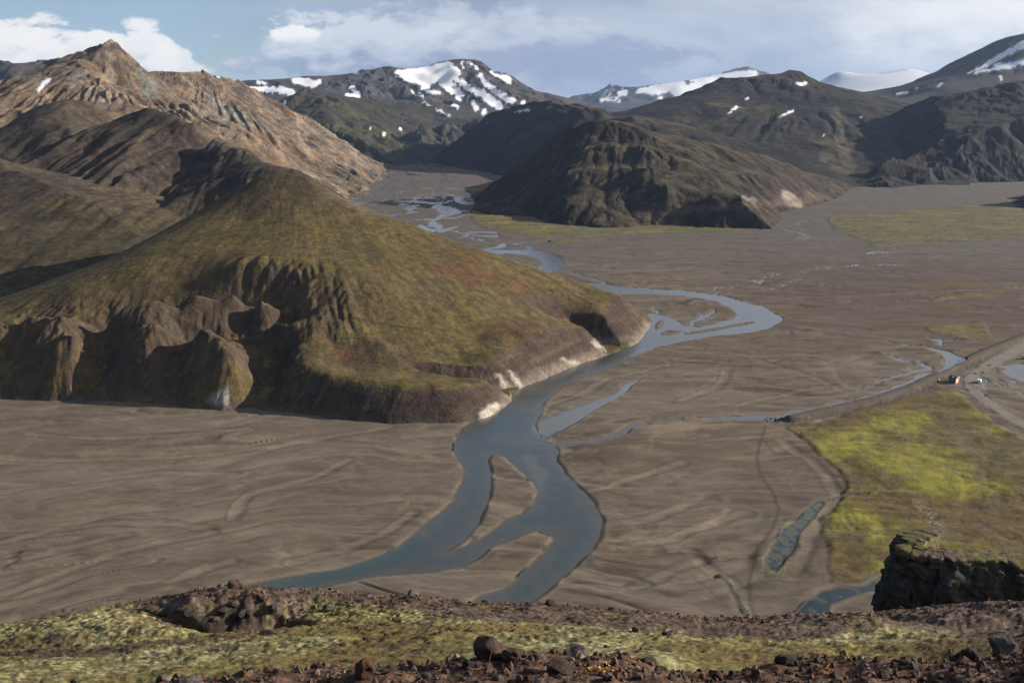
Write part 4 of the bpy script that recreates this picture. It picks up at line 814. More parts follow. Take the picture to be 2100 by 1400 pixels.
tw = .6 * fbm(X, Y, 12, 3, 534)
for p in LIGHT:
    q = [G(*u)[:2] + (0,) for u in p]; d = stroke(Xw + tw, Yw + 2 * tw, q) ; C = mixc(C, [.205, .165, .125], sstep(1.5 + Y / 500, .2, d + 1.2 * fbm(X, Y, 8, 3, 535)) * .55); Zf = Zf - .22 * sstep(3, .5, d)
    C = mixc(C, [.075, .058, .045], sstep(1.0, .2, np.abs(d - 2.2 - Y / 500)) * .4)
for p in TRAIL:
    q = [G(*u)[:2] + (0,) for u in p]; d = stroke(X, Y, q); C = mixc(C, [.060, .047, .037], sstep(.9, .2, d) * .6)
# cut banks: land rises at the edge, face shade painted as a dark line
for p in BANKS:
    q = [G(*u)[:2] + (0,) for u in p]
    d = stroke(Xw, Yw, q); wid = .15 + Y / 2200
    Zf = Zf + 0.0; C = mixc(C, [.060, .048, .038], sstep(wid * 1.5, wid * .3, d) * (.3 if p[0][0] > 1600 else .5))
    dl = np.where(dW < 0, 0, 1); Zf = Zf + .12 * sstep(9, 1, d) * dl * sstep(-.1, .8, np.minimum(dW, 1))
rim = sstep(0, .6, dW) * sstep(3.2, 1.0, dW + 1.2 * fbm(X, Y, 6, 3, 536)); C = mixc(C, [.20, .165, .128], rim * .5 * (dW < 5))
wet = sstep(.9, .1, dW)
C = mixc(C, C * .62, wet * .8)
Zf = np.where(dW < 8, np.minimum(Zf, .22 + .08 * dW), Zf) * sstep(0.0, 1.2, dW) + 0.12
# moss meadows
lab = np.zeros(X.shape, int); names = list(MEADOWS)
for i, k in enumerate(names):
    poly = [G(*q) for q in MEADOWS[k][1]]
    ww = 5.0 if k in ('near',) else 2.0 if k == 'pond' else 8.0
    d = sd_poly(X + ww * fbm(X, Y, 9 * ww, 3, 540), Y + ww * 2 * fbm(X, Y, 9 * ww, 3, 541), poly, 40)
    ins = (d < 0) & (dW > .4); lab[ins] = i + 1
    f1 = fbm(xs * .5, ys, 16 if k == 'near' else 30, 4, 542 + i); f2 = fbm(X, Y * .6, 5, 3, 560); f3 = fbm(X + 20 * fbm(X, Y, 40, 2, 561), Y, 9 if k == 'near' else 22, 5, 562, .6)
    A = {'near': ([.125, .098, .030], [.20, .185, .034], [.095, .07, .030]), 'pond': ([.10, .13, .03], [.20, .24, .04], [.05, .07, .03]),
         'far_right': ([.125, .11, .048], [.19, .17, .058], [.085, .072, .045]), 'toe': ([.14, .122, .048], [.22, .195, .06], [.085, .072, .042])}.get(k, ([.155, .125, .045], [.22, .19, .055], [.10, .08, .045]))
    Cm = np.broadcast_to(np.array(A[0]), X.shape + (3,)).copy()
    Cm = mixc(Cm, A[1], sstep(-.1, .3, f1 + .35 * f2) * .8); Cm = mixc(Cm, A[2], sstep(.02, .35, -f3 + .3 * f2) * .75)
    if k == 'near':
        px_, py_ = noisy(PXf, PYf, 22, 60, 31)
        br_ = np.minimum.reduce([stroke(px_, py_, t_) for t_ in ([(1690, 920, 26), (1760, 905, 34), (1850, 960, 26), (1920, 990, 34), (1990, 990, 12)], [(1720, 1065, 14), (1790, 1060, 14), (1800, 1110, 20), (1840, 1135, 10)], [(1840, 850, 14), (1900, 930, 10), (1990, 980, 12), (1975, 1020, 14)], [(1800, 870, 20), (1900, 870, 14)])])
        Cm = mixc(Cm, [.26, .245, .036], sstep(14, -18, br_) * .8)
        br_ = np.minimum.reduce([stroke(px_, py_, t_) for t_ in ([(1700, 1000, 20), (1760, 1020, 20), (1900, 1050, 26), (2000, 1080, 40), (2100, 1060, 60)], [(1720, 1130, 26), (1760, 1180, 18)], [(1650, 880, 12), (1760, 855, 10), (1900, 820, 10)])])
        Cm = mixc(Cm, [.125, .085, .035], sstep(16, -18, br_) * .85); Cm = mixc(Cm, [.11, .08, .036], sstep(.05, .3, fbm(X + 15 * f1, Y, 26, 5, 573, .6)) * .6)
        Cm = mixc(Cm, [.115, .10, .05], sstep(16, -20, stroke(px_, py_, [(1930, 860, 24), (2010, 920, 30), (2090, 940, 30)])) * .65)
        Cm = mixc(Cm, [.36, .34, .31], sstep(6, -8, stroke(px_, py_, [(1865, 1022, 3), (1900, 1050, 6), (1925, 1085, 14), (1935, 1105, 8)])) * sstep(.0, .3, fbm(X, Y, 1.2, 2, 570)) * .8)
    e = sstep(0, -1.5, d) if k == 'near' else sstep(0, -6, d)
    e = e * (dW > .3) * np.clip(.88 + 1.1 * fbm(X, Y * .7, 7 if k == 'near' else 16, 5, 571, .62), 0, 1)
    Cm = Cm * (1 + .3 * f2 + .15 * fbm(X, Y, 1.8, 2, 572))[..., None]
    C = C * (1 - e[..., None]) + Cm * e[..., None]
    Zf = Zf + sstep(0, -2.5, d) * (dW > .3) * (0.45 + .5 * f3) * (1 if k != 'pond' else .3)
# dyke, track
dl = stroke(X, Y, [G(*q)[:2] + (0,) for q in LEVEE]); q = [G(*u)[:2] for u in LEVEE]
Zl = 1.9 * sstep(5.2, 1.2, dl + .8 * fbm(X, Y, 3, 3, 537)); lev = (dl < 5.2) & (dW > -.3)
C = mixc(C, [.098, .080, .064], sstep(5.8, 4.6, dl) * .9); C = mixc(C, [.052, .043, .036], sstep(.35, .6, fbm(X, Y, 2.2, 2, 580) + .5) * sstep(2, 4, dl) * sstep(6.5, 5, dl) * .7)
dr = stroke(X + .5 * fbm(X, Y, 20, 2, 590), Y, [G(u, v)[:2] + (r,) for u, v, r in ROAD])
road = (dr < 0)
C = mixc(C, [.205, .178, .148], sstep(1.2, -.6, dr) * .95)
rut = np.abs(np.mod(dr + 8, 1.6) - .8); C = mixc(C, [.25, .22, .185], sstep(.5, .2, rut) * sstep(0, -1, dr) * .5)
C = mixc(C, [.10, .082, .066], sstep(.3, -.3, np.abs(dr + .2) - .5) * .6)
Zf = np.where(dl < 7, Zf * (1 - sstep(7, 5, dl)) + .3 * sstep(7, 5, dl) + Zl, Zf)
Zf = np.where(dr < 1.5, Zf * (1 - sstep(1.5, -.5, dr)) + .45 * sstep(1.5, -.5, dr), Zf)
depth = np.clip(-dW, 0, 12)
Zf = np.where(dW < 0, .12 - .22 * np.minimum(depth, 1) - .12 * depth, Zf)
C = mixc(C, [.075, .085, .075], (dW < 0) * 1.0)
# drop what lies deep under the hills
hid = np.zeros(X.shape, bool)
for nm in ('mossy_hill', 'domed_hill', 'dark_hill', 'ochre_mountain', 'shadowed_hill', 'broad_dark_mountain', 'long_dark_hill'):
    ha, hY, hZ = HILLS[nm]
    ia = np.interp(a, ha, np.arange(len(ha)), left=-1, right=-1); iy = np.interp(Yv, hY, np.arange(len(hY)), left=-1, right=-1)
    A_, B_ = np.meshgrid(ia, iy)
    hh = hZ[np.clip(B_, 0, None).astype(int), np.clip(A_, 0, None).astype(int)]
    hid |= (A_ >= 0) & (B_ >= 0) & (hh > 5)
keep = ~cell(hid)
MM = {}
def part_sheet(name, m, kind, label=None, mat=None):
    o = sheet(name, X, Y, Zf, C, m & keep, mat or M_plain)
    if o: set_props(o, label, kind=kind)
    return o
C = C * np.where(lab > 0, 1.08, 1.10)[..., None]
cl = lab[:-1, :-1]; crd = cell(road); clv = cell(lev) & ~crd
for i, k in enumerate(names):
    part_sheet('moss_meadow', (cl == i + 1) & ~crd & ~clv, 'stuff', MEADOWS[k][0], M_meadow)
part_sheet('gravel_track', crd, 'structure', 'pale gravel track curving past the hut')
part_sheet('dyke', clv, 'structure', 'straight gravel dyke along the stream')
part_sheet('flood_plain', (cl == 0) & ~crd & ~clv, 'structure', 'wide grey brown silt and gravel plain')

# water surface, murky glacial melt water
def water_mat():
    m, t, b = principled('river_water', 0.10, 0.5)
    b.inputs['IOR'].default_value = 1.33
    at = t.add('ShaderNodeAttribute', attribute_name='ground'); pos = t.add('ShaderNodeNewGeometry').outputs['Position']
    t.l.new(at.outputs['Color'], b.inputs['Base Color'])
    n = t.noise(pos, 1.3, 4, .6); n2 = t.noise(pos, .25, 3, .5)
    bp = t.add('ShaderNodeBump'); bp.inputs['Strength'].default_value = .35; bp.inputs['Distance'].default_value = .12
    t.l.new(t.math('ADD', n, t.math('MULTIPLY', n2, 2.0)), bp.inputs['Height']); t.l.new(bp.outputs[0], b.inputs['Normal'])
    return m
M_water = water_mat()
f = fbm(X * .5, Y, 14, 4, 600); fw = fbm(X + Y * .3, Y * .3, 4, 3, 601)
Cw = np.broadcast_to(np.array([.058, .074, .076]), X.shape + (3,)).copy()
Cw = mixc(Cw, [.045, .080, .078], sstep(.0, .4, f) * .6); Cw = mixc(Cw, [.056, .068, .078], sstep(.0, .4, -f) * .6)
Cw = mixc(Cw, [.105, .098, .080], sstep(7.5, .3, depth + 5.0 * fw) * .8); Cw = mixc(Cw, [.125, .122, .105], sstep(.0, .35, fbm(X, Y, 26, 4, 605)) * .5); Cw = mixc(Cw, [.105, .112, .105], np.full(X.shape, .3))
shal = stroke(PXf, PYf, [(1110, 878, 16), (1180, 855, 16), (1250, 820, 14), (1320, 780, 8)]); Cw = mixc(Cw, [.17, .175, .16], sstep(10, -6, shal) * .8)
shal = stroke(*noisy(PXf, PYf, 14, 30, 5), [(1080, 940, 10), (1110, 975, 14), (1105, 1000, 8)]); Cw = mixc(Cw, [.14, .14, .12], sstep(10, -10, shal) * .7)
shal = stroke(*noisy(PXf, PYf, 20, 50, 5), [(1150, 1085, 16), (1170, 1050, 10)]); Cw = mixc(Cw, [.085, .08, .065], sstep(20, -14, shal) * .6)
shal = stroke(*noisy(PXf, PYf, 14, 30, 5), [(800, 1165, 10), (900, 1165, 8), (650, 1190, 8)]); Cw = mixc(Cw, [.09, .082, .065], sstep(10, -10, shal) * .6)
teal = stroke(PXf, PYf, [(500, 1203, 6), (640, 1190, 9), (800, 1150, 12), (860, 1110, 8)]); Cw = mixc(Cw, [.022, .082, .076], sstep(12, -8, teal) * .4)
al = (fbm(X + Y * .5, Y * .5, 2.6, 4, 602, .65) > -.04) & (PXf > 1550) & (PYf > 1020) & (PYf < 1200); Cw = mixc(Cw, [.095, .105, .035], al * .7)
Cw = mixc(Cw, [.030, .040, .045], (PXf > 1560) & (PYf > 1020) & ~al)
al2 = (fbm(X, Y * .7, 4, 4, 603) > .22) & (PXf > 1620) & (PYf > 1195); Cw = mixc(Cw, [.10, .11, .045], al2 * .7)
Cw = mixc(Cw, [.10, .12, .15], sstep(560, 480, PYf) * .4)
riv = cell_any(dW < .25) & keep
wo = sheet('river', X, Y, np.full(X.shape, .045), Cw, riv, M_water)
set_props(wo, 'blue grey glacial river winding across the plain', kind='structure')
print('plain done %.1fs' % (time.time() - T0))
# ------------------------------------------------------------------ near hilltop
BERM = [(-300, 1480), (0, 1460), (200, 1425), (340, 1398), (450, 1388), (600, 1376), (700, 1372), (800, 1368), (900, 1356), (1000, 1352), (1100, 1348), (1200, 1350), (1300, 1345), (1400, 1362), (1470, 1378), (1600, 1368), (1700, 1362), (1800, 1366), (1900, 1364), (2000, 1350), (2100, 1325), (2300, 1290), (2500, 1270)]
EDGE0 = [(-400, 1375), (-150, 1322), (0, 1293), (90, 1270), (185, 1250), (250, 1241), (300, 1231), (370, 1218), (450, 1208), (500, 1207), (600, 1210), (700, 1213), (850, 1223), (1000, 1233), (1100, 1241), (1200, 1250), (1300, 1255), (1450, 1262), (1600, 1271), (1700, 1264), (1740, 1259), (1815, 1259), (1950, 1254), (2100, 1249), (2250, 1243), (2500, 1235)]
EDGE = [(u, v + 9) for u, v in EDGE0]
fpts = []
for u, v in BERM:
    fpts += [W(u, v, 7.5), W(u, v + 26 if u < 300 else v + 42, 9.3), W(u, v + 66, 6.2)]
for u in range(-400, 2600, 150):
    fpts += [((u - 1050) / F * 4.3, 4.3, H - 2.95), ((u - 1050) / F * 2.5, 2.5, H - 2.3), ((u - 1050) / F * 1.0, 1.0, H - 1.9)]
    b = np.interp(u, [p[0] for p in BERM], [p[1] for p in BERM]); e = np.interp(u, [p[0] for p in EDGE], [p[1] for p in EDGE])
    b = min(b, 1400); kb = max(0.0, 1 - abs(u - 430) / 420.0) ** .6
    fpts += [W(u, e + (b - e) * .96, 12.5), W(u, e + (b - e) * (.55 + .15 * kb), 18), W(u, e + (b - e) * (.28 + .26 * kb), 25)]
for u, v in EDGE:
    q = W(u, v, 34); fpts += [q, (q[0] * 1.03, 37, q[2] - 2.0), (q[0] * 1.2, 48, q[2] - 11), (q[0] * 2.0, 90, q[2] - 55)]
# rocky bank on the left of the brow, shallow mossy swell on the right
fpts += [W(u, v, 30.6) for u, v in ((300, 1256), (340, 1250), (390, 1243), (450, 1249), (500, 1256), (545, 1258), (585, 1262), (625, 1273))]
fpts += [W(u, v, 29.9) for u, v in ((320, 1268), (350, 1276), (420, 1283), (490, 1290), (540, 1297), (590, 1292), (620, 1281))]
fpts += [W(u, v, 27.0) for u, v in ((300, 1286), (450, 1300), (600, 1302))]
fpts += [W(u, v, 22) for u, v in ((1500, 1292), (1650, 1289), (1760, 1290), (1850, 1300), (1950, 1312), (2050, 1326), (2150, 1340))]
fpts += [W(u, v, 24.5) for u, v in ((1700, 1287), (1850, 1290), (2000, 1300), (2120, 1310))]
FP = fpts
def fg_masks(x, y):
    px, py = proj(x, y, fg_base(x, y)); return px, py
def fg_base(x, y): return rbf(FP, x, y, 0.7)
BANKY = 30.15
def bank(x, y, px):
    Yb = BANKY + .5 * np.sin(px / 38.0) + .35 * pn(px / 45.0, y * 0, 707)
    hb = .40 * sstep(250, 380, px) * sstep(670, 580, px) * (.65 + .35 * np.cos((px - 430) / 40.0) + .2 * pn(px / 20.0, y * 0, 708))
    return Yb, hb
def fg_height(x, y, base=None):
    z = fg_base(x, y) if base is None else base
    px, py = proj(x, y, z)
    bermy = np.interp(px, [p[0] for p in BERM], [p[1] for p in BERM])
    bm = sstep(10.5, 8.6, y) * sstep(220, 380, px)
    k = sstep(2, 9, y) * (1 - bm)
    z = z + .07 * bm * fbm(x, y, .55, 4, 700) * 1.6 + .02 * bm * fbm(x, y, .12, 3, 701)
    hum = np.clip(fbm(x, y, .8, 4, 702, .6) * 1.6 + .3, 0, 1)
    h2 = np.clip(fbm(x, y, .3, 3, 706, .6) * 1.6 + .3, 0, 1)
    z = z + k * (.16 * fbm(x, y * .8, 2.6, 3, 703) + .075 * hum + .05 * h2 + .022 * ridged(x, y, .16, 2, 704)) * np.clip(y / 18, .45, 1.3)
    Yb, hb = bank(x, y, px)
    z = z - hb * np.where(y < Yb, np.exp(-(Yb - y) / 1.6), 1 - sstep(Yb, Yb + .22, y)) + hb * .25 * sstep(Yb, Yb + .25, y) * sstep(Yb + 3, Yb + .5, y)
    rk = sstep(30, 34, y) * sstep(230, 330, px) * sstep(1750, 1100, px) + sstep(24, 30, y) * sstep(1450, 1620, px)
    z = z + rk * .10 * ridged(x, y, .7, 4, 705) * 1.3
    return z
Yf = np.concatenate([np.linspace(1.0, 6.0, 20), np.linspace(6.05, 9.4, 56), np.linspace(9.5, 12, 8), np.linspace(12.1, 28.5, 136), np.linspace(28.6, 31.6, 58), np.linspace(31.7, 37, 42), np.geomspace(37.6, 130, 26)])
fa, fY, X, Y = grid(-400, 2500, 860, Yf)
Zb = fg_base(X, Y); Zb = np.where(Y > 60, np.maximum(Zb, -4), Zb)
Z = fg_height(X, Y, Zb)
px, py = proj(X, Y, Zb)
e1 = np.interp(px, [p[0] for p in EDGE], [p[1] for p in EDGE])
bm = sstep(10.5, 8.8, Y) * sstep(200, 400, px + 60 * fbm(X, Y, .8, 2, 710))
n1 = fbm(X, Y * .55, 2.6, 5, 711, .6); n2 = fbm(X, Y * .6, .75, 4, 712, .6); n3 = fbm(X, Y, .16, 3, 713); n4 = fbm(X + 40, Y * .5, 4.5, 4, 714)
C = np.broadcast_to(np.array([.135, .112, .048]), X.shape + (3,)).copy()
C = mixc(C, [.21, .195, .060], sstep(-.02, .2, n2 + .35 * n1 + .4 * n3) * .8)
C = mixc(C, [.33, .34, .16], sstep(.12, .42, n3 + .6 * n1) * .55 * sstep(1.0, .2, np.abs(py - e1 - 30) / 40))
C = mixc(C, [.115, .080, .034], sstep(.04, .26, n4 + .25 * n2) * .75)
C = mixc(C, [.060, .046, .034], sstep(.10, .30, -n1 + .55 * n2 - .15) * .85)
C = mixc(C, [.33, .33, .23], sstep(.0, .25, n3 + .5 * n2) * sstep(-.1, .15, -n4) * .55)
C = C * (1 + .5 * n3 + .35 * fbm(X, Y, .07, 2, 716))[..., None]
scree = sstep(30, 12, py - e1 + 22 * n1 - 20 * sstep(600, 1000, px) + 8) * sstep(230, 330, px)
scree = np.maximum(scree, sstep(1480, 1600, px) * sstep(12, -8, py - np.interp(px, [1500, 1760, 1850, 2000, 2150], [1285, 1288, 1296, 1318, 1338]) + 10 * n1) * .85)
rck = np.broadcast_to(np.array([.105, .072, .056]), X.shape + (3,)).copy()
rck = mixc(rck, [.19, .155, .13], sstep(.08, .3, n3 + .4 * n2)); rck = mixc(rck, [.055, .040, .034], sstep(.05, .3, -n2 + .4 * n3)); rck = mixc(rck, [.16, .15, .055], sstep(.16, .4, n1 + .4 * n3) * .6)
C = C * (1 - scree[..., None]) + rck * scree[..., None]
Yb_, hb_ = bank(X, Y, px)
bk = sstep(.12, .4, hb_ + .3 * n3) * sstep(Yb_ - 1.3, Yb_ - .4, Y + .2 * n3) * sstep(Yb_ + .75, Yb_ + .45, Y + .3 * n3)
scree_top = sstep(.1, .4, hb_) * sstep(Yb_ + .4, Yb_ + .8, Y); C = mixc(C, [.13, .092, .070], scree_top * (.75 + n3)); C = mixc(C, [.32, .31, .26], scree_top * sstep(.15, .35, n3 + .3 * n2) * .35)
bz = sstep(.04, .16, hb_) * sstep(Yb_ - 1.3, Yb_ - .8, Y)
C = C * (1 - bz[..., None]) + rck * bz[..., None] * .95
C = mixc(C, [.034, .029, .026], bk * .95); C = mixc(C, [.09, .09, .03], bk * sstep(.1, .35, n2) * .7)  # front face of the bank darkened, its shade painted into the colour
trail = sstep(5, -3, stroke(*noisy(px, py, 8, 40, 21), [(-50, 1352, 4), (120, 1345, 5), (250, 1336, 5), (450, 1316, 2)])); C = mixc(C, [.058, .042, .030], trail * .9)
grv = np.broadcast_to(np.array([.105, .062, .042]), X.shape + (3,)).copy()
grv = mixc(grv, [.17, .105, .070], sstep(.05, .3, n3)); grv = mixc(grv, [.05, .033, .026], sstep(.05, .3, -n3 + .3 * n2)); grv = mixc(grv, [.24, .21, .18], sstep(.3, .42, fbm(X, Y, .07, 2, 715)) * .8)
C = C * (1 - bm[..., None]) + grv * bm[..., None]
C = C * (1 + .22 * (1 - bm) * (1 - scree))[..., None] * np.array([1.0, .97, .95])
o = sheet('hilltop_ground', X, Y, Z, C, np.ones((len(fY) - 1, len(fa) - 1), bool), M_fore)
set_props(o, 'mossy hilltop with a stony rim under the viewer', kind='structure')
def gz(x, y):
    return float(fg_height(np.array([[float(x)]]), np.array([[float(y)]]))[0, 0])
print('hilltop %.1fs' % (time.time() - T0))

# ------------------------------------------------------------------ cliff on the right
def build_cliff():
    nu, nv = 270, 160
    xl, zt = W(1862, 1146, 60)[0], W(1862, 1146, 60)[2]
    path = [(xl + 2.6, 64.6), (xl + 1.0, 63.4), (xl + .1, 62), (xl + .4, 60.8), (xl + 2.2, 59.8), (xl + 7, 59.2), (xl + 14, 58), (xl + 22, 56.5), (xl + 34, 55)]
    tt = np.linspace(0, len(path) - 1, nu)
    bx = np.interp(tt, range(len(path)), [p[0] for p in path]); by = np.interp(tt, range(len(path)), [p[1] for p in path])
    tx = np.gradient(bx); ty = np.gradient(by); L = np.hypot(tx, ty); nx, ny = ty / L, -tx / L        # outward normal
    s = np.concatenate([[0], np.cumsum(np.hypot(np.diff(bx), np.diff(by)))])
    v = np.linspace(0, 1, nv)
    V = np.zeros((nv, nu, 3)); N3 = np.zeros((nv, nu))
    S, T = np.meshgrid(s, v)
    face = T < .72; hgt = np.clip(T / .72, 0, 1); top = np.clip((T - .72) / .13, 0, 1); bk_ = np.clip((T - .85) / .15, 0, 1)
    zb = zt - 7.5
    tz = zt + .02 * (S - 12) * (S > 12) + .10 * fbm(S, S * 0, 2.0, 3, 800)
    Zc = zb + (tz - zb) * hgt ** .9 + top * .12 - 8 * bk_
    inw = (1 - np.clip(hgt, 0, 1)) * -.9 + .45 * sstep(.80, 1, hgt) + top * (.75 + .02 * S) + bk_ * .6
    # fractured blocks: cells with flat faces and dark joints
    def cells(a, b, wl, seed):
        ui = np.floor(a / wl).astype(int); vi = np.floor(b / wl).astype(int)
        d1 = np.full(a.shape, 9.); d2 = np.full(a.shape, 9.); h = np.zeros(a.shape); tl = np.zeros(a.shape)
        for i in (-1, 0, 1):
            for j in (-1, 0, 1):
                cx = ui + i; cy = vi + j
                ox = cx + .15 + .7 * rnd(cx, cy, seed); oy = cy + .15 + .7 * rnd(cx, cy, seed + 3)
                d = np.hypot(a / wl - ox, b / wl - oy); r = rnd(cx, cy, seed + 7); q = (a / wl - ox) * (rnd(cx, cy, seed + 8) - .5) + (b / wl - oy) * (rnd(cx, cy, seed + 9) - .5)
                m = d < d1; d2 = np.where(m, d1, np.minimum(d2, d)); h = np.where(m, r + q * 1.1, h); d1 = np.where(m, d, d1)
        return h, d2 - d1
    A = S + 1.1 * fbm(S, Zc, 2.2, 4, 801); B = Zc * .8 + .9 * fbm(S, Zc, 2.2, 4, 802) + .25 * S
    h1, c1 = cells(A, B, 2.3, 810); h2, c2 = cells(A, B, .85, 820); h3, c3 = cells(A, B, .34, 830)
    disp = .8 * h1 + .45 * h2 + .2 * h3 - .16 * sstep(.10, 0, c1) * (.4 + h1) - .08 * sstep(.12, 0, c2) + .12 * ridged(S, Zc, .5, 4, 803)
    disp = disp * (1 - sstep(0, .25, top)) - .2
    Q = S + 0 * T; R_ = inw
    upb = .10 * ridged(Q, R_, .9, 4, 804) * sstep(0, .1, top) * (1 - bk_)
    V[..., 0] = bx[None] + nx[None] * (disp - inw * np.where(T > .72, .5, 1)) + np.where(T > .72, 0 * T, 0)
    V[..., 1] = by[None] + ny[None] * (disp - inw)
    V[..., 2] = Zc + upb
    V[..., 0] = np.where(T > .72, bx[None] - nx[None] * (.45 + top * .8 + bk_ * .5) + nx[None] * disp, V[..., 0])
    n = fbm(S, Zc, .8, 4, 805); nn = fbm(S, Zc + R_, .3, 3, 806)
    Cc = np.broadcast_to(np.array([.050, .046, .044]), V.shape).copy()
    Cc = mixc(Cc, [.075, .068, .062], sstep(0, .3, n)); Cc = mixc(Cc, [.025, .022, .02], sstep(.05, 0, c1) * .6); Cc = mixc(Cc, [.065, .065, .022], sstep(.12, .4, n + .3 * nn) * .7)
    Cc = mixc(Cc, [.11, .06, .045], sstep(16, 20, S + 2 * n) * sstep(.6, .2, hgt) * .6)
    tp = sstep(.94, 1.0, hgt + .05 * n)
    tc = np.broadcast_to(np.array([.14, .105, .075]), V.shape).copy(); tc = mixc(tc, [.15, .145, .045], sstep(-.05, .25, nn + n)); tc = mixc(tc, [.07, .055, .045], sstep(.05, .3, -nn))
    Cc = Cc * (1 - tp[..., None]) + tc * tp[..., None]
    idx = np.arange(nu * nv).reshape(nv, nu)
    Qd = np.stack([idx[:-1, :-1], idx[:-1, 1:], idx[1:, 1:], idx[1:, :-1]], -1).reshape(-1, 4)
    global CLIFF; CLIFF = (xl, zt)
    me = mesh_np('cliff', V.reshape(-1, 3), Qd, Cc.reshape(-1, 3) * .8, M_cliff, smooth=True)
    o = bpy.data.objects.new('cliff', me); col.objects.link(o)
    set_props(o, 'dark fractured rock cliff jutting in from the right', kind='structure')
M_cliff = terrain_mat('cliff_rock', (3.0, 14.0), 0.25, 0.9, 0.06)
build_cliff()

# ------------------------------------------------------------------ rocks
def rock_mesh(name, seed, sub, mat, flat=.5, rough=.18):
    bm_ = bmesh.new(); bmesh.ops.create_icosphere(bm_, subdivisions=sub, radius=1.0)
    P = np.array([v.co[:] for v in bm_.verts]); r2 = np.random.default_rng(seed)
    for k in range(14):                                  # cut planes make broken faces
        n = r2.normal(size=3); n /= np.linalg.norm(n); d = r2.uniform(.62, .92)
        t = P @ n; m = t > d; P[m] -= np.outer(t[m] - d, n)
    o = r2.uniform(0, 50)
    q = fbm(P[:, 0] + P[:, 2] * .7 + o, P[:, 1] - P[:, 2] * .6, .9, 4, seed) * rough * 1.6 + fbm(P[:, 0] * 1.3 - o, P[:, 2] * 1.3 + P[:, 1], .25, 3, seed + 3) * rough * .5
    P *= (1 + q)[:, None]
    P *= np.array([1.0, r2.uniform(.7, 1), r2.uniform(.6, .9)])
    for v, p in zip(bm_.verts, P): v.co = p
    me = bpy.data.meshes.new(name); bm_.to_mesh(me); bm_.free(); me.materials.append(mat)
    me.polygons.foreach_set('use_smooth', np.full(len(me.polygons), sub >= 3)); return me
def rock_mat(name, a_, b_, c_, scale=6):
    m, t, b = principled(name, .92, .15)
    o = t.add('ShaderNodeTexCoord').outputs['Object']; rn = t.add('ShaderNodeObjectInfo').outputs['Random']
    ofs = t.add('ShaderNodeCombineXYZ'); t.l.new(t.math('MULTIPLY', rn, 30.0), ofs.inputs[0]); o = t.vmath('ADD', o, ofs.outputs[0])
    n = t.noise(o, scale * .35, 5, .65); n2 = t.noise(o, scale * 1.6, 4, .7)
    cc = t.mix(t.ramp(n, .42, .6), (*[q_ * .75 for q_ in a_], 1), (*[q_ * .75 for q_ in b_], 1)); cc = t.mix(t.ramp(n2, .58, .68, 0, .8), cc, (*[q_ * .75 for q_ in c_], 1))
    t.l.new(cc, b.inputs['Base Color'])
    bp = t.add('ShaderNodeBump'); bp.inputs['Strength'].default_value = .9; bp.inputs['Distance'].default_value = .08
    t.l.new(t.math('ADD', n, t.math('MULTIPLY', n2, .5)), bp.inputs['Height']); t.l.new(bp.outputs[0], b.inputs['Normal']); return m
MR_brown = rock_mat('brown_rock', (.075, .052, .040), (.125, .080, .056), (.22, .19, .165))
MR_grey = rock_mat('grey_rock', (.115, .100, .090), (.17, .145, .125), (.30, .28, .25))
MR_red = rock_mat('rust_rock', (.15, .070, .040), (.10, .060, .045), (.20, .15, .12))
MR_dark = rock_mat('dark_rock', (.045, .040, .037), (.07, .060, .052), (.12, .11, .10))
ROCK = {}
for nm, m in (('brown', MR_brown), ('grey', MR_grey), ('rust', MR_red), ('dark', MR_dark)):
    ROCK[nm] = [rock_mesh('rock_' + nm, 10 * len(nm) + k, 2, m) for k in range(5)]
    ROCK[nm + '_fine'] = [rock_mesh('rock_' + nm, 90 + 7 * len(nm) + k, 4, m, rough=.2) for k in range(2)]
def put(name, me, loc, sc_, rz, label, cat, group=None, tilt=0.0):
    o = bpy.data.objects.new(name, me); col.objects.link(o)
    o.location = loc; o.scale = sc_; o.rotation_euler = (tilt, tilt * .6, rz); set_props(o, label, cat, group); return o
def at_ground(u, v, Yg):
    x = W(u, v, Yg)[0]; return x, Yg, gz(x, Yg)
def big(u, wpx, hpx, Yg, kind, label, cat='boulder', name='boulder', rz=0.3, fine=True, k=0, sink=.35):
    x, y, z = at_ground(u, 1330, Yg); sx = wpx * Yg * 1.12 / F / 2; sz = hpx * Yg * 1.12 / F / 2
    return put(name, ROCK[kind + ('_fine' if fine else '')][k], (x, y, z + sz * (1 - sink) * .85), (sx * 1.05, sx, sz * 1.35), rz, label, cat)
big(1000, 74, 72, 7.4, 'brown', 'largest brown boulder, standing upright on the stony rim', rz=.4, sink=.1)
big(1052, 52, 30, 7.25, 'brown', 'reddish rock leaning against the right side of the largest boulder', 'rock', 'rock', rz=1.2, k=1)
big(958, 26, 26, 7.0, 'dark', 'small dark stone at the left foot of the largest boulder', 'rock', 'rock', rz=2.2)
big(1185, 62, 30, 7.7, 'grey', 'grey pointed rock on the rim just right of the largest boulder', 'rock', 'rock', rz=2.0, k=1)
big(1150, 70, 26, 6.7, 'brown', 'wide flat orange brown rock at the bottom edge of the view', 'rock', 'rock', rz=.1)
big(846, 24, 24, 7.5, 'brown', 'small round brown stone alone left of the largest boulder', 'rock', 'rock', k=1)
big(378, 60, 40, 6.9, 'grey', 'pale grey rock at the left end of the stony rim', 'rock', 'rock', k=1, rz=.8)
big(432, 24, 18, 6.8, 'rust', 'small tan stone beside the pale grey rock at the rim end', 'rock', 'rock')
big(745, 58, 44, 6.8, 'rust', 'rounded rust coloured rock low on the left half of the rim', 'rock', 'rock', rz=1.7)
big(1610, 44, 34, 7.4, 'dark', 'dark grey rock on the rim under the near moss swell', 'rock', 'rock', k=1)
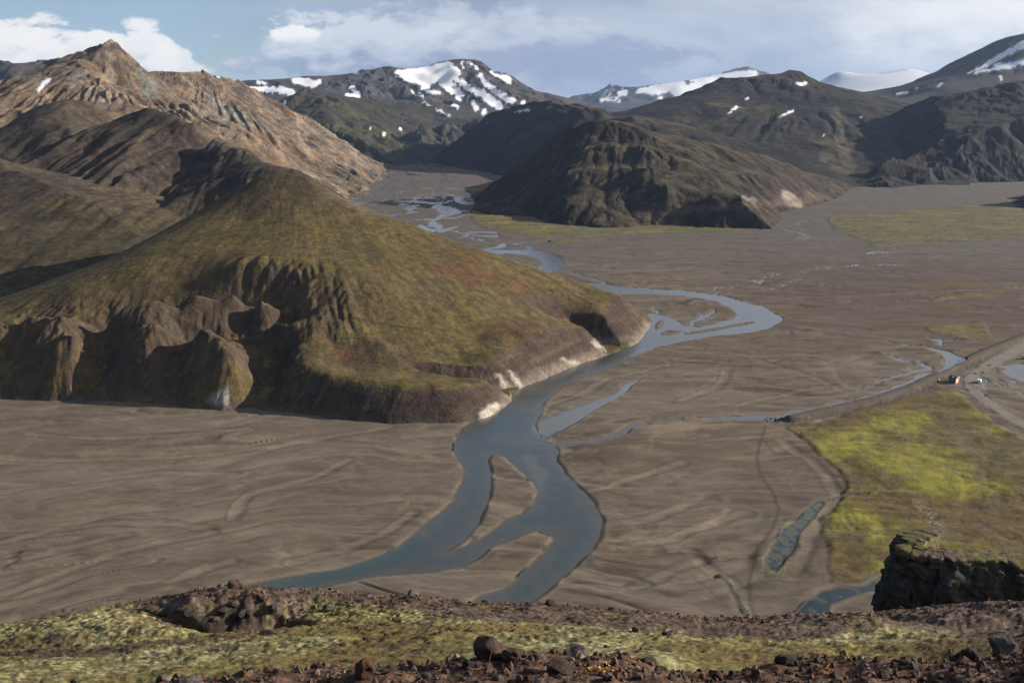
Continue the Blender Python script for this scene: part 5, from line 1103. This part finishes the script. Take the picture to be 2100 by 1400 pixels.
big(1472, 30, 26, 7.2, 'brown', 'small brown rock beside the hollow in the rim', 'rock', 'rock')
big(1330, 50, 22, 7.6, 'brown', 'low broad brown rock on the rim right of centre', 'rock', 'rock', rz=2.6)
big(1990, 56, 40, 7.4, 'dark', 'dark jagged rock where the rim rises at the right', 'rock', 'rock', rz=1.1)
big(2062, 66, 50, 7.5, 'grey', 'grey jagged rock on the rim in the bottom right corner', 'rock', 'rock', rz=2.3, k=1)
big(848, 32, 24, 34, 'grey', 'pale domed boulder on the brow above the river fork', k=0, rz=.5)
big(496, 20, 20, 34, 'brown', 'brown stone standing on the brow over the turquoise channel', 'rock', 'rock', k=1)
big(462, 30, 16, 34, 'grey', 'flat pale rock on the brow of the rocky bank', 'rock', 'rock', rz=1.0)
big(485, 26, 22, 32, 'brown', 'rounded boulder on top of the rocky bank', k=1, rz=.2)
big(189, 11, 14, 34, 'grey', 'tiny lone stone standing on the left brow', 'rock', 'rock')
big(676, 24, 16, 31, 'grey', 'pale stone on the scree right of the rocky bank', 'rock', 'rock', k=1)
big(1126, 26, 16, 31, 'dark', 'dark flat stone on the brow below the eastern channel', 'rock', 'rock')
big(810, 15, 13, 24, 'dark', 'small black stone in the moss below the pale domed boulder', 'rock', 'rock')
big(750, 14, 13, 17, 'dark', 'small dark stone in the moss on the left half', 'rock', 'rock', k=1)
big(893, 10, 9, 17, 'dark', 'tiny dark stone in the moss left of the largest boulder', 'rock', 'rock')
big(1190, 18, 12, 22, 'dark', 'small dark stone in moss above the grey pointed rock', 'rock', 'rock')
big(1538, 22, 14, 25, 'dark', 'dark stone in the moss left of the cliff', 'rock', 'rock')
big(1365, 20, 14, 18, 'dark', 'dark stone in moss right of centre', 'rock', 'rock', k=1)
big(1243, 14, 12, 14, 'brown', 'small brown stone in moss just above the rim', 'rock', 'rock')
for u, s_, lab_ in ((2056, .35, 'rounded black boulder sitting on top of the cliff'), (2100, .42, 'second black boulder on the cliff top at the right edge')):
    q = W(u, 1112, 57.6 if u < 2090 else 57.0); put('boulder', ROCK['dark_fine'][0], (q[0], q[1], CLIFF[1] + .02 * max(0, q[0] - CLIFF[0] - 8) + .1), (s_, s_, s_ * .8), u, lab_, 'boulder')
def rim_label(kd, w_, t_):
    cn = {'brown': 'brown', 'rust': 'rust red', 'grey': 'pale grey', 'dark': 'blackish'}[kd]; sz = 'big' if w_ > 22 else 'middling' if w_ > 14 else 'small'
    wh = 'at the left end of the stony rim' if t_ < -.17 else 'left of the largest boulder on the stony rim' if t_ < -.03 else 'right of the largest boulder on the stony rim' if t_ < .14 else 'on the stony rim below the scree' if t_ < .33 else 'on the stony rim near the right corner'
    return '%s %s loose rock %s' % (sz, cn, wh)
# many loose rocks on the stony rim, individually
r3 = np.random.default_rng(5); spots = []
while len(spots) < 150:
    u = r3.uniform(380, 2180); Yg = r3.uniform(5.9, 7.9); w_ = 9 + 26 * r3.random() ** 2.2
    x = W(u, 1360, Yg)[0]
    if all(math.hypot(x - s_[0], Yg - s_[1]) > .045 + .0018 * (w_ + s_[2]) for s_ in spots): spots.append((x, Yg, w_))
xs_ = np.array([[s_[0] for s_ in spots]]); ys_ = np.array([[s_[1] for s_ in spots]]); zs_ = fg_height(xs_, ys_)[0]
kinds = ['brown', 'brown', 'brown', 'rust', 'grey', 'dark']
for (x, y, w_), z in zip(spots, zs_):
    kd = kinds[r3.integers(6)]; s_ = w_ * y / F / 2
    put('rock', ROCK[kd][r3.integers(5)], (x, y, z + s_ * .3), (s_, s_ * r3.uniform(.8, 1.1), s_ * r3.uniform(.8, 1.1)), r3.uniform(0, 6.3), rim_label(kd, w_, x / y), 'rock', 'loose rocks scattered along the stony rim', tilt=r3.uniform(-.4, .4))
# rocks along the brow and scree
spots = []
while len(spots) < 60:
    if r3.random() < .62: u = r3.uniform(280, 1300); Yg = r3.uniform(31, 34.5)
    else: u = r3.uniform(1500, 2150); Yg = r3.uniform(26, 34)
    spots.append((W(u, 1250, Yg)[0], Yg, 3 + 7 * r3.random() ** 2.5))
zs_ = fg_height(np.array([[s_[0] for s_ in spots]]), np.array([[s_[1] for s_ in spots]]))[0]
for (x, y, w_), z in zip(spots, zs_):
    s_ = w_ * y / F / 2; kd = kinds[r3.integers(6)]
    put('rock', ROCK[kd][r3.integers(5)], (x, y, z + s_ * .4), (s_, s_, s_ * .9), r3.uniform(0, 6.3), {'brown': 'small brown', 'rust': 'small rust red', 'grey': 'small pale grey', 'dark': 'small blackish'}[kd] + ' rock in the scree ' + ('of the left brow above the turquoise channel' if x < -3.5 else 'of the middle brow above the river fork' if x < 4 else 'of the right brow before the cliff'), 'rock', 'small rocks in the scree along the brow', tilt=r3.uniform(-.4, .4))
r6 = np.random.default_rng(21)
for k in range(22):
    u = 305 + 320 * (k + r6.random()) / 22; Yb_k = BANKY + .5 * math.sin(u / 38.0) + r6.uniform(-.25, .45); s_ = r6.uniform(.10, .26); x = W(u, 1262, Yb_k)[0]
    put('rock', ROCK['dark' if k % 3 else 'brown'][k % 5], (x, Yb_k, gz(x, Yb_k) + s_ * .15), (s_ * 1.3, s_, s_ * .8), r6.uniform(0, 6), ('blackish' if k % 3 else 'brown') + ' stone stuck in the shadowed bank ' + ('at its left end' if u < 410 else 'in its middle' if u < 520 else 'at its right end'), 'rock', 'stones in the shadowed rocky bank', tilt=r6.uniform(-.5, .5))
# gravel, one object
def gravel(name, n, fn, smin, smax, mat, seed, label):
    r4 = np.random.default_rng(seed)
    b_ = bmesh.new(); bmesh.ops.create_icosphere(b_, subdivisions=1, radius=1.0)
    P0 = np.array([v.co[:] for v in b_.verts]); F0 = np.array([[v.index for v in f_.verts] for f_ in b_.faces]); b_.free()
    xy = fn(r4, n); z = fg_height(xy[:, :1].T.copy(), xy[:, 1:].T.copy())[0]
    s_ = (smin + (smax - smin) * r4.random(n) ** 3)
    an = r4.uniform(0, 6.3, n); ca, sa = np.cos(an), np.sin(an)
    Pn = P0[None] * (1 + .28 * r4.normal(size=(n, len(P0), 1))) * r4.uniform(.6, 1.1, (n, 1, 3)) * s_[:, None, None]
    V = np.stack([Pn[..., 0] * ca[:, None] - Pn[..., 1] * sa[:, None] + xy[:, :1], Pn[..., 0] * sa[:, None] + Pn[..., 1] * ca[:, None] + xy[:, 1:], Pn[..., 2] + z[:, None] + s_[:, None] * .25], -1).reshape(-1, 3)
    Q = (F0[None] + (np.arange(n) * len(P0))[:, None, None]).reshape(-1, 3)
    pal = np.array([[.105, .062, .042], [.075, .05, .038], [.15, .085, .055], [.20, .17, .145], [.055, .045, .04]])[r4.choice(5, n, p=[.32, .27, .18, .08, .15])]
    me = mesh_np(name, V, Q, np.repeat(pal * .72, len(P0), 0) * r4.uniform(.75, 1.25, (n * len(P0), 1)), mat, smooth=False)
    o = bpy.data.objects.new(name, me); col.objects.link(o); set_props(o, label, kind='stuff')
def f_rim(r4, n):
    Yg = r4.uniform(5.8, 8.6, n); u = r4.uniform(330, 2250, n) + 40 * (Yg - 7); return np.stack([(u - 1050) / F * Yg * 1.14, Yg], 1)
def f_brow(r4, n):
    h = n * 6 // 10; Yg = np.concatenate([r4.uniform(30.8, 34.8, h), r4.uniform(25.5, 35, n - h)]); u = np.concatenate([r4.uniform(290, 1500, h), r4.uniform(1480, 2300, n - h)])
    return np.stack([(u - 1050) / F * Yg * 1.12, Yg], 1)
M_grav = terrain_mat('loose_gravel', (25.0, 90.0), .25, .6, .01)
gravel('gravel', 3400, f_rim, .008, .045, M_grav, 11, 'reddish brown gravel covering the stony rim')
gravel('scree', 2600, f_brow, .015, .085, M_grav, 12, 'brown scree along the brow')
gravel('moss_stones', 160, lambda r4, n: (lambda Yg, u: np.stack([(u - 1050) / F * Yg * 1.12, Yg], 1))(r4.uniform(12, 31, n), r4.uniform(-100, 2200, n)), .02, .07, M_grav, 13, 'stray stones in the moss')
# orange autumn sprigs and a dry stalk
def sprigs():
    r4 = np.random.default_rng(3); V = []; Q = []
    for u, Yg, n, rad in ((1745, 7.4, 90, .12), (1230, 6.7, 70, .07), (1072, 7.0, 14, .02), (1690, 7.1, 30, .08), (1910, 7.2, 25, .05), (1305, 7.0, 20, .06)):
        cx, cy, cz = at_ground(u, 1350, Yg)
        for _ in range(n):
            x, y = cx + r4.normal() * rad, cy + r4.normal() * rad * .5; z = gz(x, y) + r4.uniform(.005, .035) if _ % 6 == 0 else cz + r4.uniform(0, .035)
            d = r4.normal(size=3) * .009; e = r4.normal(size=3) * .006; b0 = len(V)
            V += [(x, y, z), (x + d[0], y + d[1], z + abs(d[2])), (x + d[0] + e[0], y + d[1] + e[1], z + abs(d[2]) + e[2]), (x + e[0], y + e[1], z + e[2])]; Q.append([b0, b0 + 1, b0 + 2, b0 + 3])
    me = mesh_np('orange_sprigs', np.array(V), np.array(Q), None, simple('orange_leaf', (.42, .20, .02), .7), smooth=False)
    o = bpy.data.objects.new('orange_sprigs', me); col.objects.link(o); set_props(o, 'orange and yellow dwarf leaves among the rim stones', kind='stuff')
sprigs()
def tube(P, r, n=6):
    V = []; Q = []
    for i, p in enumerate(P):
        rr = r * (1 - .6 * i / (len(P) - 1))
        for k in range(n): V.append((p[0] + rr * math.cos(6.283 * k / n), p[1] + rr * math.sin(6.283 * k / n), p[2]))
    for i in range(len(P) - 1):
        for k in range(n): Q.append([i * n + k, i * n + (k + 1) % n, (i + 1) * n + (k + 1) % n, (i + 1) * n + k])
    return np.array(V), np.array(Q)
x, y, z = at_ground(1000, 1380, 6.75)
V, Q = tube([(x, y, z), (x + .004, y, z + .05), (x + .016, y, z + .11), (x + .03, y + .01, z + .17)], .004)
o = bpy.data.objects.new('dry_stalk', mesh_np('dry_stalk', V, Q, None, simple('dry_stalk', (.20, .11, .08)))); col.objects.link(o)
set_props(o, 'thin dry plant stalk leaning in front of the largest boulder', 'plant')

# ------------------------------------------------------------------ things down on the plain
def empty(name, loc, rz, label, cat, group=None):
    o = bpy.data.objects.new(name, None); col.objects.link(o); o.location = loc; o.rotation_euler = (0, 0, rz); o.empty_display_size = .5
    return set_props(o, label, cat, group)
def part(name, parent, boxes, mat, bev=0.0, label=None, smooth=False):
    b_ = bmesh.new()
    for bx in boxes:
        if len(bx) == 6:
            x0, x1, y0, y1, z0, z1 = bx; vs_ = [b_.verts.new(p) for p in ((x0, y0, z0), (x1, y0, z0), (x1, y1, z0), (x0, y1, z0), (x0, y0, z1), (x1, y0, z1), (x1, y1, z1), (x0, y1, z1))]
        else: vs_ = [b_.verts.new(p) for p in bx]
        for f_ in ((0, 3, 2, 1), (4, 5, 6, 7), (0, 1, 5, 4), (1, 2, 6, 5), (2, 3, 7, 6), (3, 0, 4, 7)): b_.faces.new([vs_[i] for i in f_])
    if bev: bmesh.ops.bevel(b_, geom=b_.edges[:], offset=bev, segments=2, affect='EDGES')
    me = bpy.data.meshes.new(name); b_.to_mesh(me); b_.free(); me.materials.append(mat)
    o = bpy.data.objects.new(name, me); col.objects.link(o); o.parent = parent
    if label: o['label'] = label
    return o
M_red = simple('red_painted_wood', (.42, .10, .035), .7, var=.2, scale=8); M_wood_shade = simple('shade_darkened_wood', (.13, .055, .038), .8, var=.25, scale=8)  # side walls use a darker copy of the wood, shade painted in
M_white = simple('white_paint', (.80, .79, .75), .5, var=.05); M_roof = simple('dark_roofing', (.045, .05, .045), .6, var=.2); M_glass = simple('dark_glass', (.02, .025, .03), .1, .8)
M_carw = simple('white_car_paint', (.80, .80, .80), .25, .6, var=.02); M_tyre = simple('tyre_rubber', (.025, .025, .025), .9); M_rim = simple('wheel_alloy', (.5, .5, .5), .35, metal=.8)
M_lamp = simple('clear_lamp', (.65, .65, .6), .15, .7); M_redl = simple('red_lamp', (.45, .03, .02), .3, .5); M_grey = simple('grey_metal', (.35, .35, .34), .5, metal=.4)
def hut():
    q = G(1957, 786); t = empty('hut', (q[0], q[1] + 1, .3), R(45), 'small red brown wooden hut with white corner trim by the track', 'hut')
    # local -x wall faces the viewer, -y gable faces the sun side
    Lx, Ly, hw, hr = 1.75, 1.7, 2.3, 3.05
    part('foundation', t, [(-Lx + .05, Lx - .05, -Ly + .05, Ly - .05, -.4, .05)], M_grey)
    n = 11
    for k in range(n):                                          # board cladding, one plank each
        y0 = -Ly + 2 * Ly * k / n; d = .012 * (k % 2)
        part('plank', t, [(-Lx - d, -Lx + .05, y0 + .012, y0 + 2 * Ly / n - .012, .05, hw)], M_wood_shade)
        part('plank', t, [(Lx - .05, Lx + d, y0 + .012, y0 + 2 * Ly / n - .012, .05, hw)], M_wood_shade)
    for k in range(n):
        x0 = -Lx + 2 * Lx * k / n; xm = x0 + Lx / n; h = hr - (hr - hw) * abs(xm) / Lx - .03; d = .012 * (k % 2)
        if 3 < k < 7: part('plank', t, [(x0 + .012, x0 + 2 * Lx / n - .012, -Ly - d, -Ly + .05, 2.08, h)], M_red)
        else: part('plank', t, [(x0 + .012, x0 + 2 * Lx / n - .012, -Ly - d, -Ly + .05, .05, h)], M_red)
        part('plank', t, [(x0 + .012, x0 + 2 * Lx / n - .012, Ly - .05, Ly + d, .05, h)], M_red)
    part('wall_core', t, [(-Lx + .06, Lx - .06, -Ly + .06, Ly - .06, .05, hw)], M_wood_shade)
    dr_ = part('door', t, [(-.46, .46, -Ly - .005, -Ly + .04, .08, 2.02)], M_white); part('handle', dr_, [(.30, .38, -Ly - .06, -Ly - .005, 1.0, 1.04)], M_grey)
    for sx in (-1, 1):
        for sy in (-1, 1): part('corner_board', t, [(sx * Lx - .11, sx * Lx + .11, sy * Ly - .11, sy * Ly + .11, .05, hw - .02)], M_white)
    for s_ in (-1, 1):
        e_ = Lx + .22; ze = hr + .06 - (hr - hw) * e_ / Lx
        v = [(0, -Ly - .25, hr + .02), (s_ * e_, -Ly - .25, ze - .04), (s_ * e_, Ly + .25, ze - .04), (0, Ly + .25, hr + .02), (0, -Ly - .25, hr + .1), (s_ * e_, -Ly - .25, ze + .04), (s_ * e_, Ly + .25, ze + .04), (0, Ly + .25, hr + .1)]
        part('roof_slope', t, [v], M_roof)
        part('barge_board', t, [[(0, -Ly - .29, hr - .1), (s_ * e_, -Ly - .29, ze - .16), (s_ * e_, -Ly - .26, ze - .16), (0, -Ly - .26, hr - .1), (0, -Ly - .29, hr + .11), (s_ * e_, -Ly - .29, ze + .05), (s_ * e_, -Ly - .26, ze + .05), (0, -Ly - .26, hr + .11)]], M_white)
    part('skylight', t, [[(-1.3, -.4, 2.66), (-.7, -.4, 2.91), (-.7, .3, 2.91), (-1.3, .3, 2.66), (-1.3, -.4, 2.72), (-.7, -.4, 2.97), (-.7, .3, 2.97), (-1.3, .3, 2.72)]], M_white)
    f_ = part('window', t, [(-Lx - .05, -Lx + .02, -.4, .4, 1.1, 1.8)], M_white); part('pane', f_, [(-Lx - .06, -Lx - .045, -.33, .33, 1.17, 1.73)], M_glass)
hut()
def wheel(t, x, y):
    b_ = bmesh.new(); bmesh.ops.create_cone(b_, cap_ends=True, segments=20, radius1=.36, radius2=.36, depth=.24)
    bmesh.ops.bevel(b_, geom=[e for e in b_.edges if abs(e.verts[0].co.z - e.verts[1].co.z) < .01], offset=.04, segments=2, affect='EDGES')
    bmesh.ops.rotate(b_, verts=b_.verts, matrix=__import__('mathutils').Matrix.Rotation(R(90), 3, 'X'))
    me = bpy.data.meshes.new('wheel'); b_.to_mesh(me); b_.free(); me.materials.append(M_tyre)
    o = bpy.data.objects.new('wheel', me); col.objects.link(o); o.parent = t; o.location = (x, y, .36)
    b_ = bmesh.new(); bmesh.ops.create_cone(b_, cap_ends=True, segments=16, radius1=.22, radius2=.2, depth=.26); bmesh.ops.rotate(b_, verts=b_.verts, matrix=__import__('mathutils').Matrix.Rotation(R(90), 3, 'X'))
    me = bpy.data.meshes.new('rim'); b_.to_mesh(me); b_.free(); me.materials.append(M_rim)
    r_ = bpy.data.objects.new('rim', me); col.objects.link(r_); r_.parent = o
def loft(name, parent, secs, mat, bev=0.03):
    """closed body from cross sections: (x, half width bottom, half width top, z bottom, z top)"""
    b_ = bmesh.new(); rows = []
    for x, wb, wt, z0, z1 in secs:
        zm = z0 + (z1 - z0) * .55
        rows.append([b_.verts.new(p) for p in ((x, -wb * .96, z0), (x, -wb, zm), (x, -wt, z1), (x, wt, z1), (x, wb, zm), (x, wb * .96, z0))])
    for A_, B_ in zip(rows[:-1], rows[1:]):
        for i in range(6): b_.faces.new((A_[i], A_[(i + 1) % 6], B_[(i + 1) % 6], B_[i]))
    b_.faces.new(rows[0][::-1]); b_.faces.new(rows[-1]); bmesh.ops.recalc_face_normals(b_, faces=b_.faces)
    if bev: bmesh.ops.bevel(b_, geom=b_.edges[:], offset=bev, segments=2, affect='EDGES')
    me = bpy.data.meshes.new(name); b_.to_mesh(me); b_.free(); me.materials.append(mat)
    o = bpy.data.objects.new(name, me); col.objects.link(o); o.parent = parent; return o
def suv(loc, rz, label):
    t = empty('car', loc, rz, label, 'car')
    loft('body', t, [(-2.2, .82, .80, .42, .95), (-2.05, .90, .86, .34, 1.02), (-1.0, .92, .88, .30, 1.05), (.9, .92, .88, .30, 1.05), (1.9, .90, .82, .32, .98), (2.2, .80, .74, .40, .82)], M_carw, .05)
    cb = loft('cabin', t, [(-2.08, .80, .66, 1.0, 1.42), (-1.9, .82, .68, 1.0, 1.66), (-.6, .84, .70, 1.0, 1.74), (.4, .84, .70, 1.0, 1.68), (1.15, .80, .72, 1.0, 1.08)], M_carw, .03)
    part('windscreen', t, [[(1.10, -.66, 1.12), (1.13, -.66, 1.14), (1.13, .66, 1.14), (1.10, .66, 1.12), (.47, -.62, 1.60), (.50, -.62, 1.66), (.50, .62, 1.66), (.47, .62, 1.60)]], M_glass)
    part('rear_window', t, [(-2.125, -2.02, -.62, .62, 1.12, 1.5)], M_glass)
    for s_ in (-1, 1):
        for x0, x1 in ((-1.8, -1.15), (-1.05, -.2), (-.1, .62)):
            part('side_window', t, [[(x0, s_ * .845, 1.14), (x1 + .1, s_ * .845, 1.14), (x1 + .1, s_ * .80, 1.14), (x0, s_ * .80, 1.14), (x0, s_ * .765, 1.54), (x1 - .05, s_ * .765, 1.54), (x1 - .05, s_ * .70, 1.54), (x0, s_ * .70, 1.54)]], M_glass)
        part('headlight', t, [(2.08, 2.2, s_ * .66 - .13, s_ * .66 + .13, .66, .82)], M_lamp, .02); part('tail_light', t, [(-2.23, -2.1, s_ * .72 - .08, s_ * .72 + .08, .8, 1.12)], M_redl, .02)
        part('mirror', t, [(.75, .92, s_ * .98 - .1, s_ * .98 + .1, 1.08, 1.24)], M_carw, .02)
        wheel(t, -1.35, s_ * .80); wheel(t, 1.35, s_ * .80)
    part('bumper', t, [(2.12, 2.27, -.78, .78, .38, .56)], M_grey, .02); part('bumper', t, [(-2.27, -2.12, -.78, .78, .40, .58)], M_grey, .02)
    part('grille', t, [(2.14, 2.215, -.42, .42, .62, .8)], M_tyre); part('number_plate', t, [(-2.29, -2.265, -.26, .26, .62, .73)], M_white)
    return t
q = G(2008, 786); suv((q[0], q[1], .44), R(60), 'white off-road car parked on the track beside the hut')
q = G(2104, 736); suv((q[0], q[1], .44), R(28), 'white car cut by the right edge, further up the track')
def signpost():
    q = G(1926, 785); t = empty('signpost', (q[0], q[1], .3), R(20), 'thin pale signpost with a small board left of the hut', 'signpost')
    part('post', t, [(-.04, .04, -.04, .04, -.2, 1.9)], M_white); part('board', t, [(-.35, .35, -.07, -.042, 1.25, 1.6)], M_white); part('base_stone', t, [(-.3, .3, -.25, .25, -.2, .15)], M_grey, .06)
signpost()
# black boulders heaped where the dyke ends
r5 = np.random.default_rng(8)
for k in range(16):
    q = G(1590 + r5.normal() * 9, 863 + r5.normal() * 1.6); s_ = r5.uniform(.35, .75)
    put('boulder', ROCK['dark'][k % 5], (q[0], q[1], .45 + s_ * .4 + (0.35 if k % 3 == 0 else 0)), (s_, s_, s_ * .9), r5.uniform(0, 6), ('larger' if s_ > .55 else 'smaller') + (' black boulder in the upper layer' if k % 3 == 0 else ' black boulder at the foot') + ' of the heap ending the dyke', 'boulder', 'black boulders heaped at the end of the dyke')
q = G(1471, 1145); put('rock', ROCK['grey'][1], (q[0], q[1], .55), (.45, .35, .35), .4, 'lone whitish rock on the silt left of the algae pond', 'rock')
q = G(1128, 497); put('boulder', ROCK['dark'][2], (q[0], q[1], 1.3), (1.9, 1.6, 1.6), .4, 'lone dark boulder on the far silt below the moss strip', 'boulder')
# air
b_ = bmesh.new(); bmesh.ops.create_cube(b_, size=1.0); me = bpy.data.meshes.new('haze'); b_.to_mesh(me); b_.free()
HB = min([(v.co.z) for nm in ('glacier', 'far_range') for v in bpy.data.objects[nm].data.vertices] + [-2]) * -1 + 50
print('haze bottom', HB, 'top', max(v.co.z for nm in ('glacier', 'far_range', 'far_right_mountain') for v in bpy.data.objects[nm].data.vertices))
hz = bpy.data.objects.new('haze', me); col.objects.link(hz); HT = 1.02 * max(v.co.z for nm in ('glacier', 'far_range', 'far_right_mountain', 'snowy_mountain', 'ochre_mountain') for v in bpy.data.objects[nm].data.vertices) + 10
hz.scale = (26000, 19500, HT + HB); hz.location = (0, 8400, (HT - HB) / 2)
m = bpy.data.materials.new('air'); m.use_nodes = True; t = NT(m.node_tree); t.n.clear()
out = t.add('ShaderNodeOutputMaterial'); pv = t.add('ShaderNodeVolumePrincipled'); t.l.new(pv.outputs[0], out.inputs['Volume'])
pv.inputs['Color'].default_value = (.45, .64, 1.0, 1); pv.inputs['Density'].default_value = HAZE; pv.inputs['Anisotropy'].default_value = .2
me.materials.append(m); set_props(hz, 'thin blue haze filling the valley air', kind='stuff')
print('all done %.1fs' % (time.time() - T0))
